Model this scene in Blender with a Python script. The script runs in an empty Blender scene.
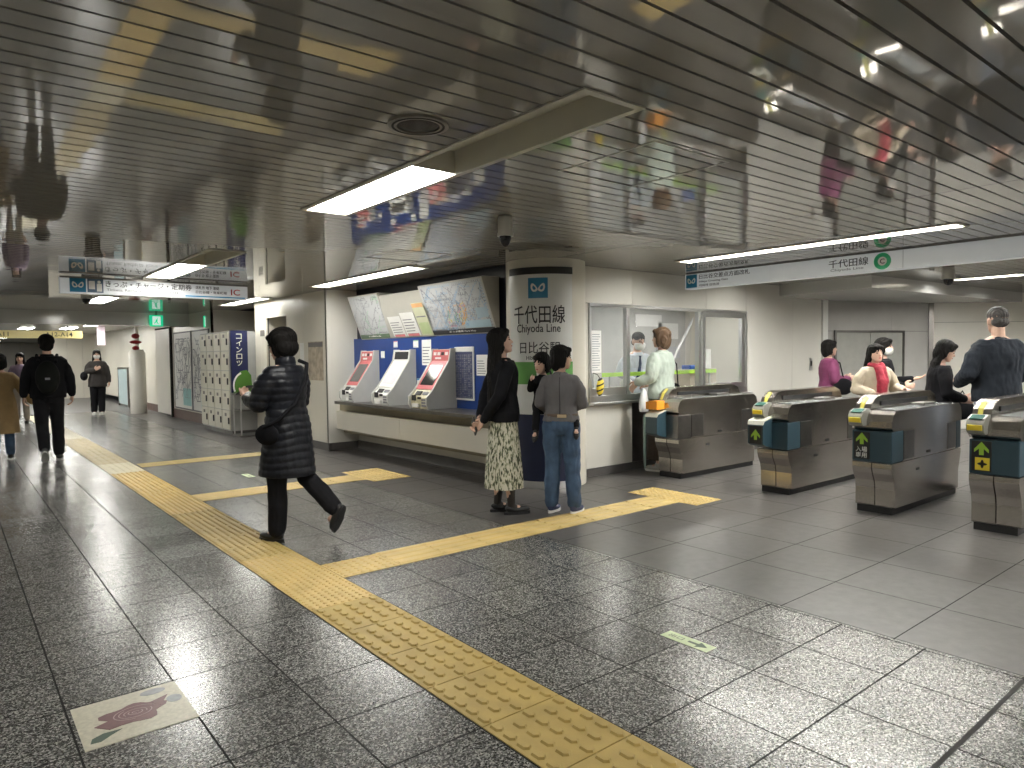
import bpy, bmesh, math, random
from mathutils import Vector, Matrix, noise
from math import sin, cos, pi, radians, sqrt, atan2

# ------------------------------------------------------------------ camera, light level
SC = bpy.context.scene
COL = SC.collection
F_PX, YAW, PITCH, ROLL, CAM_H = 699.2, radians(39.036), radians(2.357), radians(0.651), 1.44
fw = Vector((sin(YAW)*cos(PITCH), cos(YAW)*cos(PITCH), -sin(PITCH)))
rt0 = Vector((cos(YAW), -sin(YAW), 0)); dn0 = fw.cross(rt0)
rt = cos(ROLL)*rt0 + sin(ROLL)*dn0
dn = -sin(ROLL)*rt0 + cos(ROLL)*dn0
cd = bpy.data.cameras.new('camera'); cam = bpy.data.objects.new('camera', cd); COL.objects.link(cam)
cam.matrix_world = Matrix(((rt.x, -dn.x, -fw.x, 0), (rt.y, -dn.y, -fw.y, 0), (rt.z, -dn.z, -fw.z, CAM_H), (0, 0, 0, 1)))
cd.sensor_width = 36; cd.lens = 36*F_PX/1024; cd.clip_start = 0.05; cd.clip_end = 200
SC.camera = cam
SC.view_settings.view_transform = 'Standard'
SC.view_settings.look = 'None'
SC.view_settings.gamma = 1.0
SC.view_settings.use_curve_mapping = False
SC.view_settings.exposure = 0.2
W = bpy.data.worlds.new('world'); SC.world = W; W.use_nodes = True
W.node_tree.nodes['Background'].inputs[0].default_value = (0.9, 0.92, 0.9, 1)
W.node_tree.nodes['Background'].inputs[1].default_value = 0.05
LAMP = 36.0          # emission of the ceiling tubes
try:
    SC.cycles.use_denoising = True
    SC.cycles.max_bounces = 8
    SC.cycles.sample_clamp_indirect = 8
except Exception:
    pass
random.seed(7)
CEIL = 2.47

# ------------------------------------------------------------------ materials
MATS = {}
def mat(name, col=(.8, .8, .8), rough=.5, metal=0., ior=1.5, emit=0., ecol=None, bump=0., bscale=60., vary=0., vscale=8., stretch=(1, 1, 1), alpha=1., trans=0., spec=None):
    if name in MATS: return MATS[name]
    m = bpy.data.materials.new(name); m.use_nodes = True
    nt = m.node_tree; b = nt.nodes['Principled BSDF']
    b.inputs['Base Color'].default_value = (*col, 1); b.inputs['Roughness'].default_value = rough
    b.inputs['Metallic'].default_value = metal; b.inputs['IOR'].default_value = ior
    if emit:
        b.inputs['Emission Color'].default_value = (*(ecol or col), 1); b.inputs['Emission Strength'].default_value = emit
    if spec is not None: b.inputs['Specular IOR Level'].default_value = spec
    if alpha < 1: b.inputs['Alpha'].default_value = alpha
    if trans: b.inputs['Transmission Weight'].default_value = trans
    tc = nt.nodes.new('ShaderNodeTexCoord'); mp = nt.nodes.new('ShaderNodeMapping'); mp.inputs['Scale'].default_value = stretch
    nt.links.new(tc.outputs['Object'], mp.inputs['Vector'])
    if bump:
        n = nt.nodes.new('ShaderNodeTexNoise'); n.inputs['Scale'].default_value = bscale; n.inputs['Detail'].default_value = 3
        bp = nt.nodes.new('ShaderNodeBump'); bp.inputs['Strength'].default_value = bump; bp.inputs['Distance'].default_value = .01
        nt.links.new(mp.outputs[0], n.inputs['Vector']); nt.links.new(n.outputs['Fac'], bp.inputs['Height']); nt.links.new(bp.outputs[0], b.inputs['Normal'])
    if vary:
        n = nt.nodes.new('ShaderNodeTexNoise'); n.inputs['Scale'].default_value = vscale; n.inputs['Detail'].default_value = 4
        r = nt.nodes.new('ShaderNodeValToRGB')
        r.color_ramp.elements[0].position = .3; r.color_ramp.elements[1].position = .7
        r.color_ramp.elements[0].color = (*[c*(1-vary) for c in col], 1); r.color_ramp.elements[1].color = (*[min(1, c*(1+vary)) for c in col], 1)
        nt.links.new(mp.outputs[0], n.inputs['Vector']); nt.links.new(n.outputs['Fac'], r.inputs[0]); nt.links.new(r.outputs[0], b.inputs['Base Color'])
    MATS[name] = m
    return m

class NB:      # small node-building helper
    def __init__(s, m): s.nt = m.node_tree; s.b = s.nt.nodes['Principled BSDF']
    def n(s, t, **kw):
        x = s.nt.nodes.new(t)
        for k, v in kw.items(): setattr(x, k, v)
        return x
    def l(s, a, b): s.nt.links.new(a, b)
    def math(s, op, a, b=None):
        x = s.n('ShaderNodeMath', operation=op)
        for i, v in enumerate((a, b)):
            if v is None: continue
            if hasattr(v, 'is_linked') or hasattr(v, 'links'): s.l(v, x.inputs[i])
            else: x.inputs[i].default_value = v
        return x.outputs[0]
    def mix(s, f, a, b):
        x = s.n('ShaderNodeMix', data_type='RGBA')
        for inp, v in ((x.inputs[0], f), (x.inputs[6], a), (x.inputs[7], b)):
            if hasattr(v, 'links'): s.l(v, inp)
            else: inp.default_value = v if isinstance(v, (int, float)) else (*v, 1)
        return x.outputs[2]

def tile_mat(name, x0, y0, px, py, joint, granite=True):
    m = mat(name, (.3, .3, .3), .25, ior=1.62 if granite else 1.5); q = NB(m)
    geo = q.n('ShaderNodeNewGeometry'); sep = q.n('ShaderNodeSeparateXYZ'); q.l(geo.outputs['Position'], sep.inputs[0])
    wob = q.n('ShaderNodeTexNoise'); wob.inputs['Scale'].default_value = 40; q.l(geo.outputs['Position'], wob.inputs['Vector'])
    w = q.math('MULTIPLY', q.math('SUBTRACT', wob.outputs['Fac'], .5), .004)
    u = q.math('DIVIDE', q.math('SUBTRACT', sep.outputs[0], x0), px); v = q.math('DIVIDE', q.math('SUBTRACT', sep.outputs[1], y0), py)
    def edge(t, p):
        fr = q.math('FRACT', t); d = q.math('MINIMUM', fr, q.math('SUBTRACT', 1., fr))
        return q.math('ADD', q.math('MULTIPLY', d, p), w)
    d = q.math('MINIMUM', edge(u, px), edge(v, py))
    j = q.math('LESS_THAN', d, joint)
    comb = q.n('ShaderNodeCombineXYZ'); q.l(q.math('FLOOR', u), comb.inputs[0]); q.l(q.math('FLOOR', v), comb.inputs[1])
    wn = q.n('ShaderNodeTexWhiteNoise', noise_dimensions='2D'); q.l(comb.outputs[0], wn.inputs['Vector'])
    if granite:
        vo = q.n('ShaderNodeTexVoronoi'); vo.inputs['Scale'].default_value = 165; q.l(geo.outputs['Position'], vo.inputs['Vector'])
        s2 = q.n('ShaderNodeSeparateColor'); q.l(vo.outputs['Color'], s2.inputs[0])
        r = q.n('ShaderNodeValToRGB'); r.color_ramp.interpolation = 'LINEAR'
        e = r.color_ramp.elements; e[0].position = .1; e[0].color = (.018, .018, .018, 1); e[1].position = .95; e[1].color = (.40, .395, .37, 1)
        e2 = e.new(.36); e2.color = (.07, .07, .066, 1); e3 = e.new(.68); e3.color = (.17, .17, .162, 1)
        q.l(s2.outputs[0], r.inputs[0]); base = r.outputs[0]
        sh = q.n('ShaderNodeHueSaturation'); q.l(base, sh.inputs['Color'])
        q.l(q.math('ADD', q.math('MULTIPLY', wn.outputs['Value'], .26), .74), sh.inputs['Value']); base = sh.outputs[0]
        rough = q.math('ADD', q.math('MULTIPLY', wn.outputs['Value'], .05), .212)
    else:
        no = q.n('ShaderNodeTexNoise'); no.inputs['Scale'].default_value = 14; no.inputs['Detail'].default_value = 6; q.l(geo.outputs['Position'], no.inputs['Vector'])
        r = q.n('ShaderNodeValToRGB'); e = r.color_ramp.elements; e[0].position = .3; e[0].color = (.072, .067, .064, 1); e[1].position = .75; e[1].color = (.105, .099, .095, 1)
        q.l(no.outputs['Fac'], r.inputs[0]); sh = q.n('ShaderNodeHueSaturation'); q.l(r.outputs[0], sh.inputs['Color'])
        q.l(q.math('ADD', q.math('MULTIPLY', wn.outputs['Value'], .2), .9), sh.inputs['Value']); base = sh.outputs[0]
        rough = q.math('ADD', q.math('MULTIPLY', wn.outputs['Value'], .04), .285)
    colr = q.mix(j, base, (.010, .010, .009)); q.l(q.math('SUBTRACT', .5, q.math('MULTIPLY', j, .45)), q.b.inputs['Specular IOR Level']); q.l(colr, q.b.inputs['Base Color'])
    q.l(q.math('MAXIMUM', rough, q.math('MULTIPLY', j, .7)), q.b.inputs['Roughness'])
    bp = q.n('ShaderNodeBump'); bp.inputs['Strength'].default_value = .12; bp.inputs['Distance'].default_value = .004
    nn = q.n('ShaderNodeTexNoise'); nn.inputs['Scale'].default_value = 90; q.l(geo.outputs['Position'], nn.inputs['Vector'])
    q.l(q.math('SUBTRACT', nn.outputs['Fac'], q.math('MULTIPLY', j, .25)), bp.inputs['Height']); q.l(bp.outputs[0], q.b.inputs['Normal'])
    return m

GRANITE = tile_mat('granite_tile', 1.565, 2.143, .41, .405, .0040)
GREYTILE = tile_mat('grey_floor_tile', 3.65, 1.48, .63, .61, .003, False)
CREAM = mat('cream_wall_panel', (.66, .63, .55), .32, vary=.04, vscale=1.5)
CREAM2 = mat('pale_panel', (.70, .68, .62), .35, vary=.03, vscale=2)
GAP = mat('dark_gap', (.03, .03, .028), .8, vary=.2)
BASEB = mat('dark_baseboard', (.10, .095, .09), .4, vary=.1)
BASEBR = mat('brown_baseboard', (.11, .06, .045), .4, vary=.1)
DARK = mat('dark_recess', (.012, .012, .014), .6, vary=.2)
ALU = mat('brushed_aluminium', (.62, .62, .62), .3, 1., bump=.1, bscale=30, stretch=(1, 1, 20))
STEEL = mat('stainless_steel', (.47, .44, .40), .22, 1., bump=.05, bscale=12, stretch=(1, 8, 30), vary=.08, vscale=5)
STEELD = mat('dark_steel', (.22, .21, .20), .35, 1., bump=.05, vary=.1)
BLACK = mat('black_plastic', (.015, .015, .016), .45, vary=.1)
WHITE = mat('white_plastic', (.78, .78, .75), .4, vary=.02)
PAPER = mat('white_paper', (.80, .80, .78), .7, vary=.02)
INK = mat('black_ink', (.02, .02, .022), .6, vary=.05)
GREYINK = mat('grey_ink', (.22, .22, .24), .6, vary=.1)
RED = mat('red_print', (.62, .05, .06), .5, vary=.05)
PINK = mat('pink_print', (.75, .22, .25), .45, vary=.05)
GREEN = mat('green_print', (.12, .33, .08), .4, vary=.05)
LIME = mat('lime_green', (.42, .72, .08), .4, vary=.05)
LINEG = mat('line_green', (.02, .45, .20), .4, vary=.03)
BLUE = mat('blue_board', (.010, .045, .22), .35, vary=.05)
NAVY = mat('navy_board', (.008, .014, .05), .35, vary=.08)
METRO = mat('metro_blue', (.02, .20, .38), .35, vary=.03)
SKYB = mat('sky_blue', (.05, .35, .62), .4, vary=.03)
YEL = mat('yellow_print', (.80, .62, .04), .45, vary=.04)
ORG = mat('orange_card', (.85, .32, .02), .5, vary=.04)
TEALG = mat('slate_blue_panel', (.032, .068, .09), .4, vary=.05)
TACT = mat('tactile_yellow', (.60, .44, .17), .45, vary=.10, vscale=5, bump=.1, bscale=200)
TACTN = mat('tactile_olive', (.44, .32, .10), .45, vary=.14, vscale=5, bump=.1, bscale=200)  # darker olive yellow for the near strip
TACTP = mat('tactile_pale', (.66, .60, .42), .5, vary=.06, vscale=5)
TUBE = mat('fluorescent_tube', (1, 1, .96), .5, emit=LAMP, ecol=(1, .985, .93))
TUBE2 = mat('strip_tube', (1, 1, .96), .5, emit=LAMP*1.9, ecol=(1, .985, .93))
TUBE3 = mat('soft_strip_tube', (1, 1, .96), .5, emit=LAMP*.62, ecol=(1, .985, .93))
GLASS = mat('window_glass', (.6, .65, .64), .03, ior=1.45, alpha=.09)
FILM = mat('plastic_film', (.7, .72, .73), .12, alpha=.11, bump=.6, bscale=4)

# ceiling: glossy painted metal slats, slightly wavy
CEILM = mat('ceiling_slat', (.33, .315, .285), .04, ior=2.05)
_q = NB(CEILM); _g = _q.n('ShaderNodeNewGeometry'); _m = _q.n('ShaderNodeMapping'); _m.inputs['Scale'].default_value = (1, .9, 1)
_q.l(_g.outputs['Position'], _m.inputs[0]); _n = _q.n('ShaderNodeTexNoise'); _n.inputs['Scale'].default_value = 2.2; _n.inputs['Detail'].default_value = 1.5
_q.l(_m.outputs[0], _n.inputs['Vector']); _b = _q.n('ShaderNodeBump'); _b.inputs['Strength'].default_value = .16; _b.inputs['Distance'].default_value = .012
_q.l(_n.outputs['Fac'], _b.inputs['Height']); _q.l(_b.outputs[0], _q.b.inputs['Normal'])
SOFFM = mat('soffit_metal', (.58, .58, .56), .16, ior=2.0, bump=.1, bscale=3)

# ------------------------------------------------------------------ mesh helpers
class MB:
    def __init__(s): s.v = []; s.f = []; s.m = []; s.mats = []; s.sm = []
    def mi(s, m):
        if m not in s.mats: s.mats.append(m)
        return s.mats.index(m)
    def add(s, vs, fs, m=None, smooth=False):
        o = len(s.v); s.v += [tuple(v) for v in vs]
        k = s.mi(m) if m else 0
        for f in fs: s.f.append([i+o for i in f]); s.m.append(k); s.sm.append(smooth)
        return s
    def box(s, x0, x1, y0, y1, z0, z1, m=None):
        v = [(x, y, z) for x in (x0, x1) for y in (y0, y1) for z in (z0, z1)]
        return s.add(v, [(0, 1, 3, 2), (4, 6, 7, 5), (0, 4, 5, 1), (2, 3, 7, 6), (0, 2, 6, 4), (1, 5, 7, 3)], m)
    def prism(s, poly, f0, f1, m=None, smooth=False):   # poly 2D pts; f0,f1 map 2D->3D for the two end caps
        n = len(poly); v = [f0(*p) for p in poly]+[f1(*p) for p in poly]
        s.add(v, [tuple(range(n))[::-1], tuple(range(n, 2*n))], m)
        return s.add(v, [(i, (i+1) % n, (i+1) % n+n, i+n) for i in range(n)], m, smooth)
    def xz(s, poly, y0, y1, m=None, smooth=False): return s.prism(poly, lambda a, b: (a, y0, b), lambda a, b: (a, y1, b), m, smooth)
    def xy(s, poly, z0, z1, m=None, smooth=False): return s.prism(poly, lambda a, b: (a, b, z0), lambda a, b: (a, b, z1), m, smooth)
    def yz(s, poly, x0, x1, m=None, smooth=False): return s.prism(poly, lambda a, b: (x0, a, b), lambda a, b: (x1, a, b), m, smooth)
    def loft(s, rings, m=None, smooth=True, cap=True):
        n = len(rings[0]); v = [p for r in rings for p in r]; f = []
        for k in range(len(rings)-1):
            for i in range(n): f.append((k*n+i, k*n+(i+1) % n, (k+1)*n+(i+1) % n, (k+1)*n+i))
        s.add(v, f, m, smooth)
        if cap: s.add(v, [tuple(range(n))[::-1], tuple((len(rings)-1)*n+i for i in range(n))], m)
        return s
    def tube(s, pts, r, n=10, m=None, cap=True):
        pts = [Vector(p) for p in pts]; R = r if isinstance(r, (list, tuple)) else [r]*len(pts)
        rings = []; up = None
        for i, p in enumerate(pts):
            t = (pts[min(i+1, len(pts)-1)]-pts[max(i-1, 0)]).normalized()
            if up is None: up = t.orthogonal().normalized()
            u = (up-t*up.dot(t)).normalized(); up = u; w = t.cross(u)
            rings.append([p+(u*cos(a)+w*sin(a))*R[i] for a in [2*pi*k/n for k in range(n)]])
        return s.loft(rings, m, True, cap)
    def lathe(s, prof, c, n=24, m=None):   # prof: (r,z)
        rings = [[(c[0]+r*cos(2*pi*k/n), c[1]+r*sin(2*pi*k/n), c[2]+z) for k in range(n)] for r, z in prof]
        return s.loft(rings, m, True, True)
    def ell(s, c, r, m=None, n=12, k=8, M=None):
        rings = []
        for j in range(k+1):
            a = -pi/2+pi*j/k; cr = max(cos(a), .02)
            ring = []
            for i in range(n):
                p = Vector((r[0]*cr*cos(2*pi*i/n), r[1]*cr*sin(2*pi*i/n), r[2]*sin(a)))
                if M is not None: p = M @ p
                ring.append(Vector(c)+p)
            rings.append(ring)
        return s.loft(rings, m, True, True)
    def mesh(s, name, default=None):
        me = bpy.data.meshes.new(name); me.from_pydata([tuple(v) for v in s.v], [], s.f)
        for mm in (s.mats or [default]):
            if mm: me.materials.append(mm)
        me.polygons.foreach_set('material_index', s.m); me.polygons.foreach_set('use_smooth', s.sm); me.update()
        return me
    def obj(s, name, m=None, parent=None, bevel=0, label=None):
        me = s.mesh(name)
        if m and not s.mats: me.materials.append(m)
        elif m and s.mats == [None]: me.materials.clear(); me.materials.append(m)
        bm = bmesh.new(); bm.from_mesh(me); bmesh.ops.recalc_face_normals(bm, faces=bm.faces); bm.to_mesh(me); bm.free()
        return link(name, me, parent, bevel, label)
def link(name, me, parent=None, bevel=0, label=None):
    o = bpy.data.objects.new(name, me); COL.objects.link(o)
    if parent: o.parent = parent
    if bevel:
        b = o.modifiers.new('bevel', 'BEVEL'); b.width = bevel; b.segments = 2; b.limit_method = 'ANGLE'; b.angle_limit = radians(40)
    if label: o['label'] = label
    return o
def thing(name, label, cat, loc=(0, 0, 0), rz=0, group=None):
    o = bpy.data.objects.new(name, None); COL.objects.link(o); o.location = loc; o.rotation_euler = (0, 0, rz); o.empty_display_size = .1
    o['label'] = label; o['category'] = cat
    if group: o['group'] = group
    return o
def tag(o, label, cat, group=None, kind=None):
    o['label'] = label; o['category'] = cat
    if group: o['group'] = group
    if kind: o['kind'] = kind
    return o
def struct(o, label=None, cat=None):
    o['kind'] = 'structure'
    if label: o['label'] = label
    if cat: o['category'] = cat
    return o
def B(name, x0, x1, y0, y1, z0, z1, m, parent=None, bevel=0, label=None):
    return MB().box(x0, x1, y0, y1, z0, z1).obj(name, m, parent, bevel, label)

class Plane:      # drawing surface: o + u*a + v*b, n = outward
    def __init__(s, o, u, v): s.o = Vector(o); s.u = Vector(u).normalized(); s.v = Vector(v).normalized(); s.n = s.u.cross(s.v)
    def __call__(s, a, b, h=0.): return s.o+s.u*a+s.v*b+s.n*h
class Cyl:        # cylinder drawing surface; a runs clockwise seen from outside
    def __init__(s, c, r, th0): s.c = Vector(c); s.r = r; s.t = th0
    def __call__(s, a, b, h=0.):
        t = s.t+a/s.r; return s.c+Vector(((s.r+h)*cos(t), (s.r+h)*sin(t), b))
def cut(me_or_faces): pass
def text(P, s, x, y, w, h, m, name='lettering', parent=None, th=.002, bold=.006):
    """lettering fitted into a w x h box whose lower left is (x,y) on surface P"""
    c = bpy.data.curves.new('t', 'FONT'); c.body = s; c.size = 1; c.resolution_u = 3; c.extrude = 0; c.offset = bold
    to = bpy.data.objects.new('t', c); COL.objects.link(to)
    dg = bpy.context.evaluated_depsgraph_get(); dg.update()
    me = bpy.data.meshes.new_from_object(to.evaluated_get(dg)); bpy.data.objects.remove(to); bpy.data.curves.remove(c)
    if not me.vertices: return None
    bm = bmesh.new(); bm.from_mesh(me)
    if isinstance(P, Cyl): bmesh.ops.subdivide_edges(bm, edges=[e for e in bm.edges if e.calc_length() > .3], cuts=3)
    g = bmesh.ops.extrude_face_region(bm, geom=bm.faces[:])
    top = {v for v in g['geom'] if isinstance(v, bmesh.types.BMVert)}
    xs = [v.co.x for v in bm.verts]; ys = [v.co.y for v in bm.verts]
    x0, x1, y0, y1 = min(xs), max(xs), min(ys), max(ys); sx = w/(x1-x0); sy = h/(y1-y0)
    for v in bm.verts:
        a = x+(v.co.x-x0)*sx; b = y+(v.co.y-y0)*sy
        v.co = P(a, b, th if v in top else 0.0002)
    bmesh.ops.recalc_face_normals(bm, faces=bm.faces)
    bm.to_mesh(me); bm.free(); me.materials.clear(); me.materials.append(m); me.name = name
    return link(name, me, parent)
def plate(mb, P, a0, a1, b0, b1, h0, h1, m, seg=1):
    n = seg
    for i in range(n):
        p, q = a0+(a1-a0)*i/n, a0+(a1-a0)*(i+1)/n
        v = [P(a, b, h) for a in (p, q) for b in (b0, b1) for h in (h0, h1)]
        mb.add(v, [(0, 1, 3, 2), (4, 6, 7, 5), (0, 4, 5, 1), (2, 3, 7, 6), (0, 2, 6, 4), (1, 5, 7, 3)], m)
def poly_on(mb, P, pts, h0, h1, m):
    mb.prism(pts, lambda a, b: P(a, b, h0), lambda a, b: P(a, b, h1), m)
def ring_on(mb, P, cx, cy, r0, r1, h0, h1, m, n=28, sy=1., a0=0., a1=2*pi):
    for i in range(n):
        s, t = a0+(a1-a0)*i/n, a0+(a1-a0)*(i+1)/n
        v = [P(cx+r*cos(a), cy+r*sin(a)*sy, h) for a in (s, t) for r in (r0, r1) for h in (h0, h1)]
        mb.add(v, [(0, 1, 3, 2), (4, 6, 7, 5), (0, 4, 5, 1), (2, 3, 7, 6), (0, 2, 6, 4), (1, 5, 7, 3)], m)
def disc_on(mb, P, cx, cy, rx, ry, h0, h1, m, n=24):
    poly_on(mb, P, [(cx+rx*cos(2*pi*i/n), cy+ry*sin(2*pi*i/n)) for i in range(n)], h0, h1, m)
def metro_mark(P, x, y, s, parent, bg=METRO):
    """square emblem: white wing-shaped letter on blue"""
    mb = MB(); plate(mb, P, x, x+s, y, y+s, .0, .003, bg, 4)
    o = mb.obj('emblem_square', bg, parent)
    mb = MB(); cx, cy = x+s/2, y+s*.5
    for sg in (-1, 1):
        n = 22; out = []; inn = []
        for i in range(n+1):
            a = 2*pi*i/n; px = .17*s*cos(a); py = .19*s*sin(a)*(1+.35*cos(a)*sg)
            out.append((cx+sg*(.185*s)+px*1.05, cy+py+.45*sg*px))
            inn.append((cx+sg*(.185*s)+px*.5, cy+py*.5+.45*sg*px*.5))
        for i in range(n):
            v = [P(*p, h) for p in (out[i], inn[i], out[i+1], inn[i+1]) for h in (.003, .005)]
            mb.add(v, [(0, 1, 3, 2), (4, 6, 7, 5), (0, 4, 5, 1), (2, 3, 7, 6), (0, 2, 6, 4), (1, 5, 7, 3)], WHITE)
    mb.obj('emblem_mark', WHITE, parent)
    return o

# ------------------------------------------------------------------ floor
mb = MB(); mb.add([(-4, -6, 0), (3.64, -6, 0), (3.64, 22.4, 0), (-4, 22.4, 0)], [(0, 1, 2, 3)])
struct(mb.obj('floor', GRANITE), 'polished speckled granite tile floor of the concourse', 'floor')
mb = MB(); mb.add([(3.64, -6, 0), (22, -6, 0), (22, 22.4, 0), (3.64, 22.4, 0)], [(0, 1, 2, 3)])
struct(mb.obj('floor_gate', GREYTILE), 'plain dark grey tile floor around the ticket gates', 'floor')
mb = MB(); mb.add([(-4, 22.4, 0), (22, 22.4, 0), (22, 50, 0), (-4, 50, 0)], [(0, 1, 2, 3)])
struct(mb.obj('floor_far', mat('far_floor', (.10, .097, .095), .35, vary=.08)), 'matte dark grey floor at the far end of the corridor', 'floor')

# ------------------------------------------------------------------ ceiling
FIX = [(1.97, 2.29, y, y+2.74) for y in (-3.0, 1.96, 6.92, 11.88)]
SLOTS = [(4.14, 4.40, 6.98, 9.70), (6.40, 6.60, 2.15, 4.93), (11.4, 11.6, 1.2, 3.9), (4.14, 4.40, 12.0, 14.0)]
ADDED_LAMPS = [(-2.3, -2.0, y, y+1.4) for y in (-2.5, 2.4, 7.3, 12.2)] + [(8.5, 8.7, -1, 1.8), (8.5, 8.7, 2.3, 4.9), (4.7, 4.9, -3.5, -.7), (13.2, 13.4, -.5, 3.4), (6.4, 6.6, -2.6, .2), (11.4, 11.6, -3, -.4)]  # unseen lamps, added to brighten the concourse, gates and passage
HOLES = FIX+SLOTS+ADDED_LAMPS
def ceil_x(y):     # x extent of the slatted ceiling at depth y
    if y > 17.2: return None
    return (-4, 5.0) if y > 5.8 else (-4, 17)
mb = MB(); y = -6.0; P_ = .117
while y < 17.2:
    a, b = y+.007, min(y+P_-.007, 17.2)
    ys = sorted({a, b} | {h for H in HOLES for h in H[2:] if a < h < b} | ({5.8} if a < 5.8 < b else set()))
    tilt = random.uniform(-.00022, .00022)
    for ya, yb in zip(ys[:-1], ys[1:]):
        if yb-ya < .002: continue
        ym = (ya+yb)/2; X0, X1 = ceil_x(ym)
        hs = sorted([(h[0], h[1]) for h in HOLES if h[2] <= ym <= h[3]]); x = X0; spans = []
        for h0, h1 in hs: spans.append((x, h0)); x = h1
        spans.append((x, X1))
        for s0, s1 in spans:
            za = CEIL+tilt*(ya-ym)/P_*2; zb = CEIL+tilt*(yb-ym)/P_*2
            v = [(s0, ya, za), (s0, ya, za+.02), (s0, yb, zb), (s0, yb, zb+.02), (s1, ya, za), (s1, ya, za+.02), (s1, yb, zb), (s1, yb, zb+.02)]
            mb.add(v, [(0, 1, 3, 2), (4, 6, 7, 5), (0, 4, 5, 1), (2, 3, 7, 6), (0, 2, 6, 4), (1, 5, 7, 3)])
    y += P_
struct(mb.obj('ceiling', CEILM), 'glossy dark metal slat ceiling over the concourse', 'ceiling')
B_ = MB().box(-4, 22, -6, 50, CEIL+.16, CEIL+.2); struct(B_.obj('ceiling_backing', GAP))
mb = MB()
for x0, x1, y0, y1 in [(-4, 22, -6, 17.2)]: pass
# thin black void sheet right above the slats, split round the recesses
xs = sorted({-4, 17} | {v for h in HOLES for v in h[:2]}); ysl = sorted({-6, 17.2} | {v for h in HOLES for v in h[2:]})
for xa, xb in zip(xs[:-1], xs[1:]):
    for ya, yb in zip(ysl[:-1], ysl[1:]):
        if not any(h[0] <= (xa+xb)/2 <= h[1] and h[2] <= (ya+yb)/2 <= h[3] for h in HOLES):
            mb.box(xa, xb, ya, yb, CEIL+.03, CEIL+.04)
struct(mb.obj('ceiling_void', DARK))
# seam and access hatches in the slats
def frame_z(mb, x0, x1, y0, y1, z0, z1, w, m=None):
    mb.box(x0, x1, y0, y0+w, z0, z1, m); mb.box(x0, x1, y1-w, y1, z0, z1, m); mb.box(x0, x0+w, y0+w, y1-w, z0, z1, m); mb.box(x1-w, x1, y0+w, y1-w, z0, z1, m)
mb = MB().box(5.10, 5.108, -3, 5.8, CEIL-.001, CEIL+.001); struct(mb.obj('trim_1', GAP))
for k, (x0, x1, y0, y1) in enumerate([(3.42, 4.06, 5.95, 6.60), (2.71, 3.33, 2.22, 2.91)]):
    mb = MB(); frame_z(mb, x0, x1, y0, y1, CEIL-.003, CEIL+.002, .012)
    o = mb.obj('ceiling_hatch', mat('hatch_frame', (.45, .44, .40), .3, .6, vary=.05))
    tag(o, ['square access hatch frame in ceiling above the ticket machines', 'square access hatch frame in ceiling between the long lamp and gates'][k], 'hatch')

HOUS = mat('lamp_housing', (.60, .58, .50), .35, vary=.03)
def trough(x0, x1, y0, y1, lit0, lit1, label, group=None, tube=None):
    t = thing('ceiling_lamp', label, 'lamp', ((x0+x1)/2, (y0+y1)/2, CEIL-.004), 0, group)
    cx, cy, cz = t.location
    mb = MB(); H = .13; w = .012
    a0, a1, b0, b1 = x0-cx, x1-cx, y0-cy, y1-cy
    mb.box(a0, a0+w, b0, b1, 0, H); mb.box(a1-w, a1, b0, b1, 0, H); mb.box(a0, a1, b0, b0+w, 0, H); mb.box(a0, a1, b1-w, b1, 0, H); mb.box(a0, a1, b0, b1, H, H+.01)
    frame_z(mb, a0-.02, a1+.02, b0-.02, b1+.02, -.006, .002, .034)
    mb.obj('housing', HOUS, t)
    l0, l1 = lit0-cy, lit1-cy
    if lit0 > y0+.1: MB().box(a0+w, a1-w, l0-.02, l0-.005, .005, H-.001).obj('partition', HOUS, t)
    mb = MB().box(a0+.014, a1-.014, l0, l1-.014, .03, .036)
    mb.obj('diffuser', tube or (TUBE2 if x1-x0 < .28 else TUBE), t)
    if lit0 > y0+.1:
        for x in ((a0*2+a1)/3, (a0+2*a1)/3):
            mb = MB()
            mb.box(x-.018, x+.018, b0+.012, b0+.04, .04, .10)
            mb.tube([(x, b0+.03, .07), (x, b0+.055, .07)], .012, 8)
            mb.obj('tube_socket', mat('socket_grey', (.35, .34, .31), .5, vary=.05), t)
    return t
trough(*FIX[1], 3.32, 4.70, 'long recessed ceiling lamp nearest the camera, one half lit, one half empty')
trough(*FIX[2], 8.20, 9.66, 'half lit recessed ceiling lamp in front of the hanging ticket sign')
trough(*FIX[3], 13.2, 14.62, 'small distant recessed lamp beyond the hanging ticket sign')
trough(*FIX[0], -3.0+1.36, -.26, 'recessed ceiling lamp over the camera, out of frame')
trough(*SLOTS[0], 6.98, 9.70, 'thin fluorescent strip lamp above the ticket machines', tube=TUBE3)
trough(*SLOTS[1], 2.15, 4.93, 'thin fluorescent strip lamp in front of the green line sign beam')
trough(*SLOTS[2], 1.2, 3.9, 'thin fluorescent strip lamp beyond the gates near the right edge')
trough(*SLOTS[3], 12.0, 14.0, 'strip lamp in the ceiling in front of the coin lockers', tube=TUBE3)
for h in ADDED_LAMPS: trough(*h, h[2], h[3], 'added ceiling lamp out of view that brightens the concourse', 'added ceiling lamps outside the view')

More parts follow.
